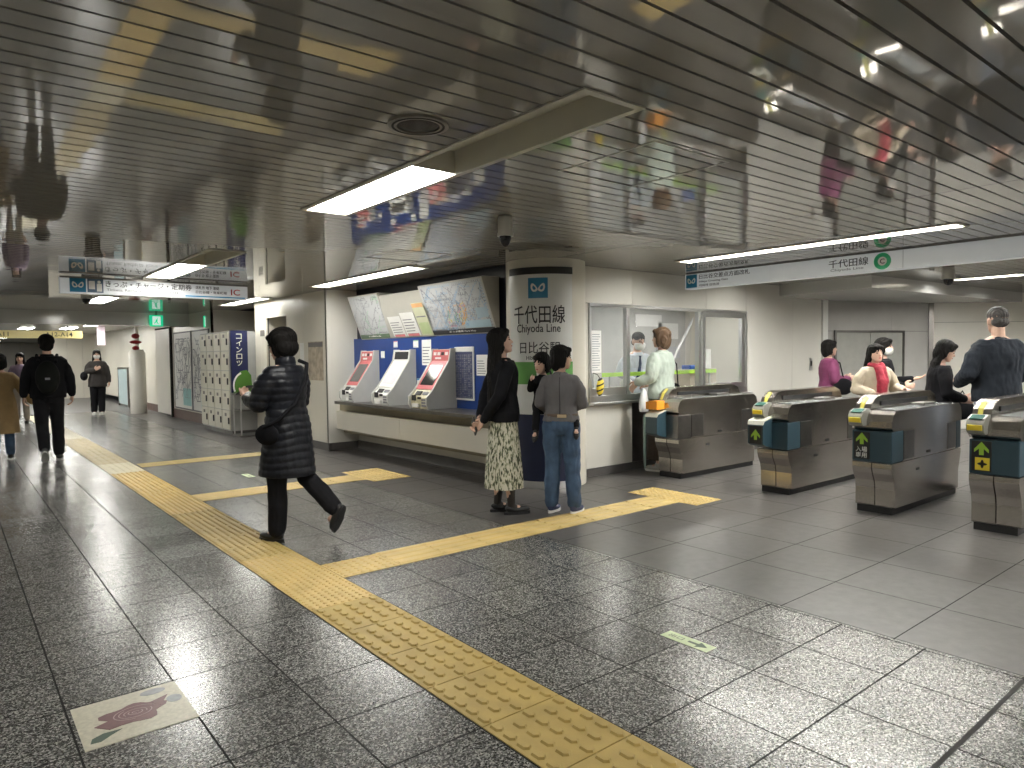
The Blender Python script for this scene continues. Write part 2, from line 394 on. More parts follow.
# round ceiling speaker
t = thing('ceiling_speaker', 'round dark ceiling speaker grille left of the long lamp', 'speaker', (1.67, 2.70, CEIL))
mb = MB(); ring_on(mb, Plane((0, 0, 0), (1, 0, 0), (0, -1, 0)), 0, 0, .095, .135, 0, .012, None, 36); mb.obj('rim', mat('speaker_rim', (.30, .28, .24), .35, .5, vary=.05), t)
mb = MB(); ring_on(mb, Plane((0, 0, 0), (1, 0, 0), (0, -1, 0)), 0, 0, .108, .118, .012, .014, None, 36); mb.obj('groove', GAP, t)
mb = MB().lathe([(.092, -.003), (.092, -.008), (.05, -.011), (.002, -.012)], (0, 0, 0), 32); mb.obj('grille', mat('grille', (.06, .055, .05), .5, .4, bump=.5, bscale=300), t)

# dome cameras
def dome(x, y, drop, label, r=.055):
    t = thing('dome_camera', label, 'camera', (x, y, CEIL if drop < 0 else drop))
    mb = MB().lathe([(r*.5, 0), (r*.9, -.004), (r, -.03), (r, -.12), (r*1.1, -.13), (r*1.1, -.15)], (0, 0, 0)); mb.obj('housing', mat('camera_housing', (.55, .54, .50), .35, vary=.03), t)
    mb = MB().lathe([(r*.8, -.15), (r*.78, -.175), (r*.6, -.205), (r*.3, -.222), (.002, -.226)], (0, 0, 0)); mb.obj('lens_dome', mat('dome_black', (.01, .01, .012), .08, vary=.1), t)
    return t
dome(3.26, 4.08, -1, 'white dome security camera hanging from ceiling beside the round pillar')
dome(1.62, 11.7, -1, 'small dome camera on the corridor ceiling behind the hanging ticket sign', .07)
dome(9.7, 3.35, -1, 'dome security camera on ceiling behind the green line sign beam', .07)

# ------------------------------------------------------------------ walls
def panels(name, p0, p1, z0, z1, joints, m=CREAM, th=.03, gap=.006, zj=(), back=True, label=None):
    """wall of slabs from p0 to p1 (2D), face on the left-hand... the slab lies behind the line as seen with n"""
    a = Vector((*p0, 0)); b = Vector((*p1, 0)); L = (b-a).length; u = (b-a)/L; n = Vector((-u.y, u.x, 0))   # slab goes to +n
    mb = MB(); js = [0]+sorted(joints)+[L]; zs = [z0]+sorted(zj)+[z1]
    for i in range(len(js)-1):
        for k in range(len(zs)-1):
            s0 = js[i]+(gap/2 if i else 0); s1 = js[i+1]-(gap/2 if i < len(js)-2 else 0)
            q0 = zs[k]+(gap/2 if k else 0); q1 = zs[k+1]-(gap/2 if k < len(zs)-2 else 0)
            v = [a+u*s+n*h+Vector((0, 0, z)) for s in (s0, s1) for h in (0, th) for z in (q0, q1)]
            mb.add(v, [(0, 1, 3, 2), (4, 6, 7, 5), (0, 4, 5, 1), (2, 3, 7, 6), (0, 2, 6, 4), (1, 5, 7, 3)], m)
    if back:
        v = [a+u*s+n*h+Vector((0, 0, z)) for s in (0, L) for h in (th, th+.02) for z in (z0, z1)]
        mb.add(v, [(0, 1, 3, 2), (4, 6, 7, 5), (0, 4, 5, 1), (2, 3, 7, 6), (0, 2, 6, 4), (1, 5, 7, 3)], GAP)
    return struct(mb.obj(name, m), label)
def bx(name, *a, m=CREAM): return struct(B(name, *a, m))

# right side of corridor: wall X=4.55 (Y 10.1..13.4) with doorway, return wall, alcove
panels('wall_corridor', (4.55, 11.70), (4.55, 10.10), .12, CEIL, [.72], CREAM)         # u = -Y -> n = +X
panels('wall_corridor_pilaster', (4.55, 13.25), (4.55, 12.66), .12, CEIL, [.3], CREAM)
panels('wall_doorhead', (4.55, 12.66), (4.55, 11.70), 2.16, CEIL, [], CREAM)
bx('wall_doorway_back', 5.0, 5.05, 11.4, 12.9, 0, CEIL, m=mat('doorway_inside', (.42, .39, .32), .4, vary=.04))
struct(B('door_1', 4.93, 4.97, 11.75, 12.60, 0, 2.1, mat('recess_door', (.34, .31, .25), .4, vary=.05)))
bx('wall_doorway_side', 4.6, 5.0, 12.66, 12.70, 0, CEIL); bx('wall_doorway_cheek', 4.6, 5.0, 11.66, 11.70, 0, CEIL)
panels('wall_return', (4.55, 10.092), (5.06, 10.092), .12, CEIL, [], CREAM2)
panels('wall_under_counter', (5.05, 10.10), (5.05, 6.3), .13, .78, [1.9], CREAM)
struct(B('baseboard_corridor', 4.54, 4.6, 10.09, 11.70, 0, .12, BASEB)); struct(B('baseboard_pilaster', 4.54, 4.6, 12.66, 13.25, 0, .12, BASEB))
struct(B('baseboard_return', 4.56, 5.06, 10.09, 10.13, 0, .12, BASEB)); struct(B('baseboard_counter', 5.03, 5.08, 6.2, 10.09, 0, .13, BASEB))
struct(B('wall_machine_board', 5.0, 5.05, 6.0, 10.1, .785, 1.72, BLUE), 'blue backing board behind the ticket machines', 'wall')
struct(B('wall_map_recess', 5.06, 5.1, 6.0, 10.1, 1.72, CEIL+.1, mat('recess_shade_blue', (.008, .009, .02), .4, vary=.1)))  # darkness of the open space above the maps, put into the wall colour
# locker alcove
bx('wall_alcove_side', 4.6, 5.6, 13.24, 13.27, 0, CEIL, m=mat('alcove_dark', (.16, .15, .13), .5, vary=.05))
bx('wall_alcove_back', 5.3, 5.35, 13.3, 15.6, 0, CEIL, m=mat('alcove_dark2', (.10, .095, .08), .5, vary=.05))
bx('wall_alcove_far', 4.4, 5.3, 15.5, 15.54, 0, CEIL)
panels('wall_maps', (4.4, 18.8), (4.4, 15.5), .22, CEIL, [1.65], CREAM)
struct(B('baseboard_maps', 4.39, 4.44, 15.5, 18.8, 0, .22, BASEBR)); struct(B('baseboard_far', 4.49, 4.54, 19.3, 24, 0, .2, BASEBR))
panels('wall_far_right', (4.5, 34), (4.5, 18.8), .2, CEIL, [1.5, 3, 4.5, 5.6, 6.9, 8, 9.5, 11.4, 13.4], CREAM)
struct(B('door_2', 4.36, 4.40, 18.82, 20.3, .05, 2.2, CREAM2), 'tall cream service door beside the wall maps', 'door')
struct(B('trim_2', 4.34, 4.41, 18.78, 18.82, 0, 2.25, GAP))
struct(B('trim_3', 4.34, 4.40, 18.8, 20.3, 2.2, 2.24, GAP))
panels('wall_far_turn', (3.1, 31.0), (4.6, 31.0), 0, CEIL, [.5, 1.0], CREAM)
panels('wall_far_end', (-4, 46), (4.6, 46), 0, CEIL+.1, [1.2*k for k in range(1, 7)], CREAM)
bx('wall_concourse_left', -4.05, -4.0, -6, 46, 0, CEIL+.1); bx('wall_behind', -4, 22, -6.05, -6.0, 0, CEIL+.1)
# beam and far ceiling
mb = MB().box(-4, 4.5, 17.2, 17.8, 2.19, 2.6); struct(mb.obj('ceiling_beam', SOFFM), 'grey metal beam crossing the corridor ceiling', 'beam')
mb = MB().box(-4, 4.6, 17.8, 46, 2.42, 2.5); struct(mb.obj('ceiling_far', mat('far_ceiling', (.45, .44, .38), .25, ior=1.8, vary=.03)))
for k, (x, yy) in enumerate([(2.9, 27.5), (2.9, 24.5), (1.9, 20.0), (1.9, 25.0), (1.9, 30), (1.9, 35), (1.9, 41), (-1.5, 22), (-1.5, 30), (3.2, 22.0)]):
    t = thing('ceiling_lamp', 'small bright ceiling lamp in the far corridor past the beam', 'lamp', (x, yy, 2.42), 0, 'far corridor lamps')
    mb = MB().box(-.17, .17, -.75, .75, -.03, 0); mb.obj('housing', HOUS, t)
    MB().box(-.15, .15, -.72, .72, -.036, -.03).obj('diffuser', TUBE, t)

# office wall Y=5.8 with window
OX0, OX1, OZ0, OZ1 = 5.86, 9.12, .87, 2.04
mb = MB()
def pan(x0, x1, z0, z1, m=CREAM2): mb.box(x0+.003, x1-.003, 5.8, 5.83, z0+.003, z1-.003, m)
pan(5.5, 6.62, .09, OZ0); pan(6.62, 9.12, .09, OZ0, STEELD); pan(5.5, 6.63, OZ1, CEIL); pan(6.63, 8.15, OZ1, CEIL); pan(8.15, 9.12, OZ1, CEIL)
pan(5.5, OX0, OZ0, OZ1); pan(9.12, 10.41, .09, CEIL); pan(10.41, 11.33, .09, CEIL)
mb.box(5.5, OX0, 5.83, 5.85, 0, CEIL+.05, GAP); mb.box(OX0, OX1, 5.83, 5.85, 0, OZ0, GAP); mb.box(OX0, OX1, 5.83, 5.85, OZ1, CEIL+.05, GAP); mb.box(OX1, 11.33, 5.83, 5.85, 0, CEIL+.05, GAP)
struct(mb.obj('wall_office', CREAM2), 'pale panelled wall of the station office around the window', 'wall')
struct(B('baseboard_office', 5.5, 11.33, 5.785, 5.83, 0, .09, BASEB))
struct(B('trim_4', 11.33, 11.5, 5.77, 5.9, 0, CEIL, WHITE))
struct(B('wall_office_end', 11.4, 11.5, 5.9, 9.0, 0, CEIL, CREAM))
win = thing('window_1', 'aluminium framed office window with sliding panes', 'window', (0, 0, 0)); struct(win)
mb = MB()
for x0, x1, z0, z1, yo in [(5.86, 9.12, 2.0, 2.04, 0), (5.86, 9.12, .87, .95, 0), (5.86, 5.89, .95, 2.0, 0), (9.08, 9.12, .95, 2.0, 0), (6.50, 6.56, .95, 2.0, 0), (7.95, 8.00, .95, 2.0, 0), (8.05, 8.12, .95, 2.0, .01), (5.89, 6.5, .95, 1.04, .01), (8.12, 9.08, .95, 1.02, .01), (8.12, 9.08, 1.94, 2.0, .01), (9.0, 9.08, 1.02, 1.94, .01)]:
    mb.box(x0, x1, 5.775+yo, 5.84+yo, z0, z1)
mb.obj('frame', ALU, win, .004)
MB().box(5.84, 9.14, 5.70, 5.86, .84, .87).obj('sill', ALU, win, .004)
MB().box(5.89, 6.5, 5.80, 5.806, 1.04, 2.0).obj('pane', GLASS, win)
MB().box(8.12, 9.0, 5.81, 5.816, 1.02, 1.94).obj('pane', GLASS, win)
# office interior
OFFW = mat('office_wall', (.50, .50, .48), .6, vary=.08, vscale=3)
bx('wall_office_back', 5.4, 11.4, 8.6, 8.65, 0, CEIL, m=OFFW); bx('wall_office_left', 5.55, 5.6, 6.45, 8.6, 0, CEIL, m=OFFW)
struct(B('ceiling_office', 5.4, 11.4, 5.86, 8.65, 2.45, 2.5, mat('office_ceiling', (.5, .5, .48), .5, vary=.05)))
t = thing('ceiling_lamp', 'bright panel lamp inside the station office behind the window', 'lamp', (7.4, 7.3, 2.45))
MB().box(-.7, .7, -.13, .13, -.03, 0).obj('housing', HOUS, t); MB().box(-.68, .68, -.11, .11, -.036, -.03).obj('diffuser', TUBE, t)

t = thing('ceiling_lamp', 'second panel lamp added inside the station office farther right', 'lamp', (9.9, 7.3, 2.45))  # added lamp, lights the right part of the office
MB().box(-.7, .7, -.13, .13, -.03, 0).obj('housing', HOUS, t); MB().box(-.68, .68, -.11, .11, -.036, -.03).obj('diffuser', TUBE, t)
# passage behind the gates
SOF = 2.30
mb = MB(); mb.xy([(10.03, 5.8), (9.8, 4.32), (17.5, 3.95), (17.5, 6.4), (11.5, 6.4), (11.5, 5.8)], SOF, CEIL+.1)
struct(mb.obj('ceiling_soffit', SOFFM), 'lowered grey metal soffit over the passage beyond the gates', 'soffit')
WGREY = mat('grey_stone_wall', (.46, .45, .43), .3, vary=.08, vscale=2)
panels('wall_passage', (11.5, 5.86), (14.0, 5.12), 0, SOF, [1.62], WGREY, zj=[1.79])
panels('wall_passage_end', (14.0, 5.12), (19.0, .9), 0, CEIL, [.04, 2.2, 4.4], CREAM2, zj=[1.95])
panels('wall_gate_right', (19.0, .9), (19.0, -6), 0, CEIL, [2, 4], CREAM2)
struct(MB().xy([(13.93, 5.12), (13.99, 5.06), (14.04, 5.10), (13.98, 5.17)], 0, SOF).obj('trim_5', STEELD))
d = thing('door_3', 'grey double doors in the passage wall behind the pink jacket person', 'door', (11.75, 5.76, 0), atan2(-.74, 2.5)); struct(d)
GD = mat('grey_door', (.36, .36, .33), .35, vary=.06)
MB().box(0, .78, -.01, .0, .02, 1.76).obj('leaf', GD, d); MB().box(.8, 1.58, -.01, .0, .02, 1.76).obj('leaf', GD, d)
mb = MB(); mb.box(-.04, 0, -.025, 0, 0, 1.80); mb.box(1.58, 1.62, -.025, 0, 0, 1.80); mb.box(0, 1.58, -.025, 0, 1.76, 1.80); mb.obj('frame', STEELD, d)
t = thing('wall_switch', 'small metal button plate on pale wall right of office window', 'switch', (10.99, 5.8, 1.24))
MB().box(-.05, .05, -.008, 0, -.1, .1).obj('plate', ALU, t, .002); MB().box(-.02, .02, -.013, -.008, -.03, .05).obj('button', BLACK, t)

# ------------------------------------------------------------------ round pillar with station sign
PC = (5.285, 5.90, 0); PR = .445
th_front = atan2(-PC[1], -PC[0])       # direction towards the camera
mb = MB().lathe([(PR, 0), (PR, CEIL+.02)], PC, 64); struct(mb.obj('pillar', CREAM), 'round cream pillar at the corner of the station office', 'pillar')
sg = thing('pillar_sign', 'curved white station sign with black lettering wrapped on the round pillar', 'sign', (0, 0, 0))
S = Cyl(PC, PR, th_front); A0, A1 = -.45, .30
def band(name, z0, z1, m, h=.012, a0=A0, a1=A1):
    mb = MB(); n = 24; rings = []
    for i in range(n+1):
        a = a0+(a1-a0)*i/n
        rings.append([S(a, z0, .001), S(a, z0, h), S(a, z1, h), S(a, z1, .001)])
    mb.loft(rings, m, False); return mb.obj(name, m, sg)
SIGNW = mat('sign_white', (.74, .75, .73), .22, vary=.02)
band('top_cap', 2.30, 2.375, BLACK, .02); band('white_panel', .80, 2.30, SIGNW); band('green_band', 1.125, 1.365, GREEN, .0135)
band('blue_panel', .08, .80, NAVY, .02); band('foot_trim', .0, .08, ALU, .016)
S2 = Cyl(PC, PR+.0135, th_front)
metro_mark(S2, -.19, 2.045, .215, sg)
text(S2, '千代田線', -.385, 1.775, .60, .195, INK, 'line_name', sg)
text(S2, 'Chiyoda Line', -.34, 1.655, .50, .115, INK, 'line_name_english', sg)
text(S2, '日比谷駅', -.30, 1.455, .455, .125, INK, 'station_name', sg)
text(S2, 'Hibiya Station', -.22, 1.375, .30, .055, INK, 'station_name_english', sg)
mb = MB(); disc_on(mb, S2, 0.0, 1.245, .105, .105, .001, .003, WHITE); ring_on(mb, S2, 0.0, 1.235, .038, .060, .003, .005, INK, 20); mb.obj('restroom_mark', WHITE, sg)

# ------------------------------------------------------------------ hanging sign over the corridor
hs = thing('hanging_sign', 'long white hanging sign for tickets and recharge over the corridor', 'sign', (0, 0, 0))
MB().box(1.10, 3.31, 9.90, 9.98, 2.245, 2.45).obj('sign_box', mat('sign_box_white', (.74, .76, .77), .65, emit=.12, ecol=(.9, .95, 1), vary=.01), hs, .004)
mb = MB()
for x in (1.5, 2.9): mb.box(x, x+.03, 9.93, 9.95, 2.45, CEIL)
mb.obj('hanger', STEELD, hs)
HP = Plane((1.10, 9.899, 2.245), (1, 0, 0), (0, 0, 1))
MB().box(1.10, 3.31, 9.895, 9.90, 2.43, 2.452).obj('top_rail', STEELD, hs)
metro_mark(HP, .10, .02, .17, hs)
mb = MB(); plate(mb, HP, .285, .455, .02, .19, 0, .003, mat('slate_print', (.10, .16, .24), .4, vary=.05)); mb.obj('machine_icon_square', NAVY, hs)
mb = MB(); plate(mb, HP, .30, .365, .06, .16, .003, .005, WHITE); disc_on(mb, HP, .41, .15, .018, .018, .003, .005, WHITE); plate(mb, HP, .385, .44, .035, .13, .003, .005, WHITE); mb.obj('machine_icon', WHITE, hs)
text(HP, 'きっぷ・チャージ・定期券', .48, .095, 1.0, .08, INK, 'lettering', hs)
text(HP, 'Tickets, Recharge, Commuter Pass', .49, .038, .82, .04, GREYINK, 'lettering', hs)
text(HP, '改札外 地下 連絡', 1.53, .12, .30, .045, INK, 'lettering', hs)
text(HP, '日比谷線・有楽町線', 1.53, .065, .40, .04, INK, 'lettering', hs)
mb = MB(); plate(mb, HP, 1.40, 2.17, .018, .034, 0, .003, SKYB); mb.obj('blue_line', SKYB, hs)
text(HP, 'IC', 1.985, .06, .12, .08, RED, 'ic_mark', hs)

# green exit signs
EXG = mat('exit_green', (.02, .50, .26), .4, emit=.7, ecol=(.02, .6, .3), vary=.02)
EXW = mat('exit_white', (.8, .9, .85), .4, emit=.6, ecol=(.8, 1, .9), vary=.02)
def exit_sign(x, y, z0, label, w=.27, h=.25):
    t = thing('exit_sign', label, 'sign', (x, y, z0))
    MB().box(-w/2, w/2, 0, .05, 0, h).obj('case', EXG, t, .004)
    MB().box(-.02, .02, .015, .035, h, CEIL-z0).obj('hanger', STEELD, t)
    P = Plane((-w/2, -.001, 0), (1, 0, 0), (0, 0, 1)); mb = MB()
    plate(mb, P, .03*w, .97*w, .1*h, .9*h, 0, .0015, EXG); plate(mb, P, .2*w, .8*w, .12*h, .88*h, .0015, .003, EXW)
    mb.obj('white_field', EXW, t); mb = MB()
    disc_on(mb, P, .55*w, .74*h, .05*w, .055*h, .003, .0045, EXG); poly_on(mb, P, [(.42*w, .62*h), (.6*w, .66*h), (.56*w, .42*h), (.68*w, .2*h), (.6*w, .18*h), (.48*w, .38*h), (.33*w, .22*h), (.28*w, .28*h), (.42*w, .46*h)], .003, .0045, EXG)
    mb.obj('running_figure', EXG, t)
exit_sign(3.70, 17.1, 2.17, 'green running figure exit sign on the corridor beam')
exit_sign(4.42, 15.9, 2.12, 'green exit sign on wall above the map boards', .1, .24)

# ------------------------------------------------------------------ sign beam over the gates
sb = thing('sign_beam', 'long white overhead sign beam with green circle above the ticket gates', 'sign', (0, 0, 0))
MB().box(7.50, 7.64, .2, 5.66, 2.265, 2.455).obj('beam_body', mat('sign_beam_white', (.70, .72, .73), .3, emit=.12, ecol=(.9, .95, 1), vary=.015), sb, .004)
MB().box(7.52, 7.62, .2, 5.66, 2.455, CEIL).obj('mount', STEELD, sb)
BP = Plane((7.499, 5.66, 2.265), (0, -1, 0), (0, 0, 1))
metro_mark(BP, .02, .015, .165, sb)
text(BP, '日比谷交差点方面改札', .22, .115, .72, .06, INK, 'lettering', sb)
text(BP, 'Hibiya Crossing Gate', .22, .065, .42, .03, INK, 'lettering', sb)
text(BP, '히비야 日比谷', .22, .02, .30, .03, INK, 'lettering', sb)
text(BP, '千代田線', 1.90, .075, .42, .085, INK, 'lettering', sb)
text(BP, 'Chiyoda Line', 1.92, .03, .35, .034, GREYINK, 'lettering', sb)
mb = MB(); ring_on(mb, BP, 2.46, .095, .045, .085, 0, .003, LINEG, 36); mb.obj('line_ring', LINEG, sb)
mb = MB(); disc_on(mb, BP, 2.46, .095, .046, .046, 0, .0025, WHITE); mb.obj('line_disc', WHITE, sb)
text(Plane(BP(0, 0, .0025), (0, -1, 0), (0, 0, 1)), 'C', 2.437, .07, .046, .05, INK, 'line_letter', sb)
struct(MB().box(7.497, 7.4995, 3.0, 3.003, 2.27, 2.45).obj('trim_6', GREYINK))

# ------------------------------------------------------------------ tactile paving
def tactile(name, x0, x1, y0, y1, kind, label, m=TACT, unit=(.41, .405), along='y', dens=6, parent=None, cat='tactile paving', group='yellow tactile paving'):
    mb = MB(); H = .004
    nx = max(1, round((x1-x0)/unit[0])); ny = max(1, round((y1-y0)/unit[1]))
    sx, sy = (x1-x0)/nx, (y1-y0)/ny
    for i in range(nx):
        for j in range(ny):
            a, b = x0+i*sx, y0+j*sy; mb.box(a+.003, a+sx-.003, b+.003, b+sy-.003, 0, H)
            if kind == 'dots':
                for p in range(dens):
                    for q in range(dens):
                        cx, cy = a+(p+.5)*sx/dens, b+(q+.5)*sy/dens; r = sx/dens*.30
                        o = [(cx+r*cos(t), cy+r*sin(t), H) for t in [pi/3*k for k in range(6)]]; u = [(cx+r*.7*cos(t), cy+r*.7*sin(t), H+.006) for t in [pi/3*k for k in range(6)]]
                        mb.loft([o, u], None, False)
            elif kind == 'dashes':
                for p in range(dens):
                    for q in range(dens+1 if p % 2 else dens):
                        cx = a+(p+.5)*sx/dens; cy = b+(q+(.0 if p % 2 else .5))*sy/dens
                        if cy < b+.02 or cy > b+sy-.02: continue
                        hx, hy = .011, sy/dens*(.42 if dens < 7 else .34)
                        hx = sx/dens*.24
                        P0 = [(cx-hx, cy-hy*.6), (cx, cy-hy), (cx+hx, cy-hy*.6), (cx+hx, cy+hy*.6), (cx, cy+hy), (cx-hx, cy+hy*.6)]
                        mb.loft([[(*p_, H) for p_ in P0], [(cx+(p_[0]-cx)*.75, cy+(p_[1]-cy)*.9, H+.0085) for p_ in P0]], None, False)
            elif kind == 'bars':
                nb = dens
                for p in range(nb):
                    if along == 'x':
                        c = b+(p+.5)*sy/nb; w = sy/nb*.28; mb.prism([(c-w, H), (c-w*.6, H+.005), (c+w*.6, H+.005), (c+w, H)], lambda s, z, a=a: (a+.012, s, z), lambda s, z, a=a: (a+sx-.012, s, z))
                    else:
                        c = a+(p+.5)*sx/nb; w = sx/nb*.28; mb.prism([(c-w, H), (c-w*.6, H+.005), (c+w*.6, H+.005), (c+w, H)], lambda s, z, b=b: (s, b+.012, z), lambda s, z, b=b: (s, b+sy-.012, z))
    o = mb.obj(name, m); tag(o, label, cat, group); return o
X0, X1 = 1.565, 1.972
tactile('tactile_strip', X0, X1, -.7, 3.76, 'dashes', 'near yellow strip of long oval bumps running to the picture bottom', m=TACTN, dens=5)
tactile('tactile_strip', X0, X1, 3.76, 5.0, 'dots', 'yellow dotted square of the main strip where the pillar branch starts', unit=(.41, .41), dens=9)
tactile('tactile_strip', X0, X1, 5.0, 6.95, 'dashes', 'yellow strip section beside the foot of the puffer coat walker', m=mat('tactile_olive_mid', (.50, .37, .13), .45, vary=.12, vscale=5), dens=8)  # yellow between the near strip and the dotted sections
tactile('tactile_strip', X0, X1, 6.95, 8.2, 'dots', 'yellow dotted section of main strip where the ticket machine branch starts', dens=9)
tactile('tactile_strip', X0, X1, 8.2, 9.95, 'dashes', 'yellow strip section just in front of the whitish striped tiles', dens=8)
tactile('tactile_strip', X0, X1, 9.95, 10.95, 'bars', 'whitish striped section of the tactile strip in mid corridor', m=TACTP, dens=5)
tactile('tactile_strip', X0, X1, 10.95, 14.9, 'bars', 'dull yellow striped section of tactile strip by the backpack walker', m=mat('tactile_dull', (.50, .40, .20), .45, vary=.08), dens=5)
tactile('tactile_strip', X0, X1, 14.9, 22, 'bars', 'pale far end section of the tactile strip', m=TACTP, dens=5)
tactile('tactile_branch', 1.972, 3.80, 7.42, 7.83, 'bars', 'yellow branch strip leading to the ticket machines', unit=(.4, .41), along='x', dens=5)
tactile('tactile_square', 3.80, 4.30, 7.24, 8.08, 'dots', 'yellow dotted end block in front of the ticket machine counter', unit=(.42, .42), dens=7)
tactile('tactile_branch', 1.972, 2.40, 4.20, 4.56, 'dots', 'small dotted yellow tile joining the pillar branch to main strip', dens=7)
tactile('tactile_branch', 2.40, 5.47, 4.20, 4.58, 'bars', 'yellow barred branch strip under the jeans woman toward the gates', unit=(.4, .41), along='x', dens=4)
tactile('tactile_square', 5.47, 5.88, 4.00, 4.86, 'dots', 'yellow dotted end block near the gate beside the office window', unit=(.41, .43), dens=7)
tactile('tactile_branch', 2.0, 4.1, 10.33, 10.70, 'bars', 'distant dull yellow branch strip passing in front of the lockers', m=mat('tactile_dull2', (.50, .39, .16), .45, vary=.08), unit=(.4, .41), along='x', dens=4)

struct(MB().xy([(-4, .915), (1.5, .92), (3.0, .912), (3.6, .918), (3.6, .936), (2.8, .93), (1.5, .934), (-4, .93)], .0, .0012).obj('trim_7', GAP), 'wide black expansion joint in the floor', 'joint')
# rose floor tile and glow stickers
rt_ = thing('rose_tile', 'cream floor tile with an inlaid dark red rose', 'floor tile', (.55, 3.145, 0))
MB().box(-.198, .198, -.198, .198, 0, .003).obj('tile', mat('cream_stone', (.56, .53, .42), .35, vary=.12, vscale=60), rt_)
RP = Plane((0, 0, .003), (-.0, 1, 0), (-1, 0, 0)); RP = Plane((0, 0, .003), (1, 0, 0), (0, 1, 0))
ROSE = mat('rose_stone', (.17, .075, .08), .35, vary=.12, vscale=50)
mb = MB(); pts = []
for i in range(26):
    a = 2*pi*i/26; r = .092+.014*sin(a*5+.6)+.008*sin(a*3)
    pts.append((r*1.2*cos(a), r*.92*sin(a)))
poly_on(mb, RP, pts, 0, .001, ROSE); poly_on(mb, RP, [(.07, .055), (.145, .085), (.10, .0)], 0, .0013, ROSE); poly_on(mb, RP, [(-.07, -.0), (-.145, -.03), (-.10, -.085), (-.02, -.07)], 0, .0016, ROSE)
mb.obj('rose', ROSE, rt_)
mb = MB()
for r, a0, a1 in [(.078, .3, 4.6), (.060, 2.2, 6.6), (.042, -.4, 3.6), (.026, 2.4, 7.0), (.012, 0, 5)]: ring_on(mb, RP, .005, .0, r-.002, r+.002, .0012, .0022, None, 22, .7, a0, a1)
mb.obj('petal_line', mat('petal_line', (.42, .30, .30), .4, vary=.1), rt_)
mb = MB(); poly_on(mb, RP, [(-.175, -.155), (-.165, -.12), (-.125, -.10), (-.06, -.105), (-.10, -.13), (-.14, -.16)], 0, .001, None); mb.obj('green_leaf', mat('leaf_stone', (.05, .085, .06), .4, vary=.1), rt_)
for q in ((.10, .150, .05, .028), (.158, .03, .030, .036)): mb = MB(); disc_on(mb, RP, *q, 0, .001, None, 12); mb.obj('grey_leaf', mat('grey_stone', (.33, .34, .35), .4, vary=.15, vscale=40), rt_)
GLOW = mat('glow_sticker', (.62, .72, .45), .4, vary=.03)
for x, yy, lab in [(2.84, 2.13, 'pale green arrow sticker on granite floor near the camera'), (2.85, 8.68, 'small pale green sticker on floor behind the puffer coat walker')]:
    t = thing('floor_sticker', lab, 'sticker', (x, yy, 0)); MB().box(-.042, .042, -.14, .14, 0, .0015).obj('sheet', GLOW, t)
    P = Plane((0, .13, .0015), (0, -1, 0), (1, 0, 0)); mb = MB(); SG = mat('sticker_grey', (.12, .17, .11), .5, vary=.05)
    plate(mb, P, .135, .20, -.009, .009, 0, .0006, SG); poly_on(mb, P, [(.19, -.034), (.245, 0), (.19, .034)], 0, .0006, SG)
    mb.obj('arrow', SG, t); text(P, '出口', .02, -.018, .085, .036, SG, 'lettering', t, .0006)

# ------------------------------------------------------------------ ticket counter, machines, maps
ct = thing('ticket_counter', 'long cream ticket counter with steel top below the machines', 'counter', (0, 0, 0))
mb = MB(); pts = [(4.50, 6.2), (4.50, 9.72)] + [(4.60-.10*cos(a), 9.74+.10*sin(a)) for a in (.4, .8, 1.2, 1.57)] + [(5.0, 9.86), (5.0, 6.2)]
mb.xy(pts, .745, .785); mb.obj('worktop', STEELD, ct, .004)
mb = MB(); mb.box(4.68, 5.05, 8.16, 10.1, .335, .615); mb.box(4.68, 5.05, 6.2, 8.154, .335, .615); mb.obj('front_panel', CREAM, ct)
MB().box(4.74, 5.05, 6.2, 10.1, .615, .745).obj('apron', mat('olive_beige', (.30, .27, .19), .5, vary=.04), ct)
MB().box(4.80, 5.05, 6.2, 10.1, .27, .335).obj('lower_rail', mat('olive_beige2', (.30, .27, .19), .5, vary=.04), ct)

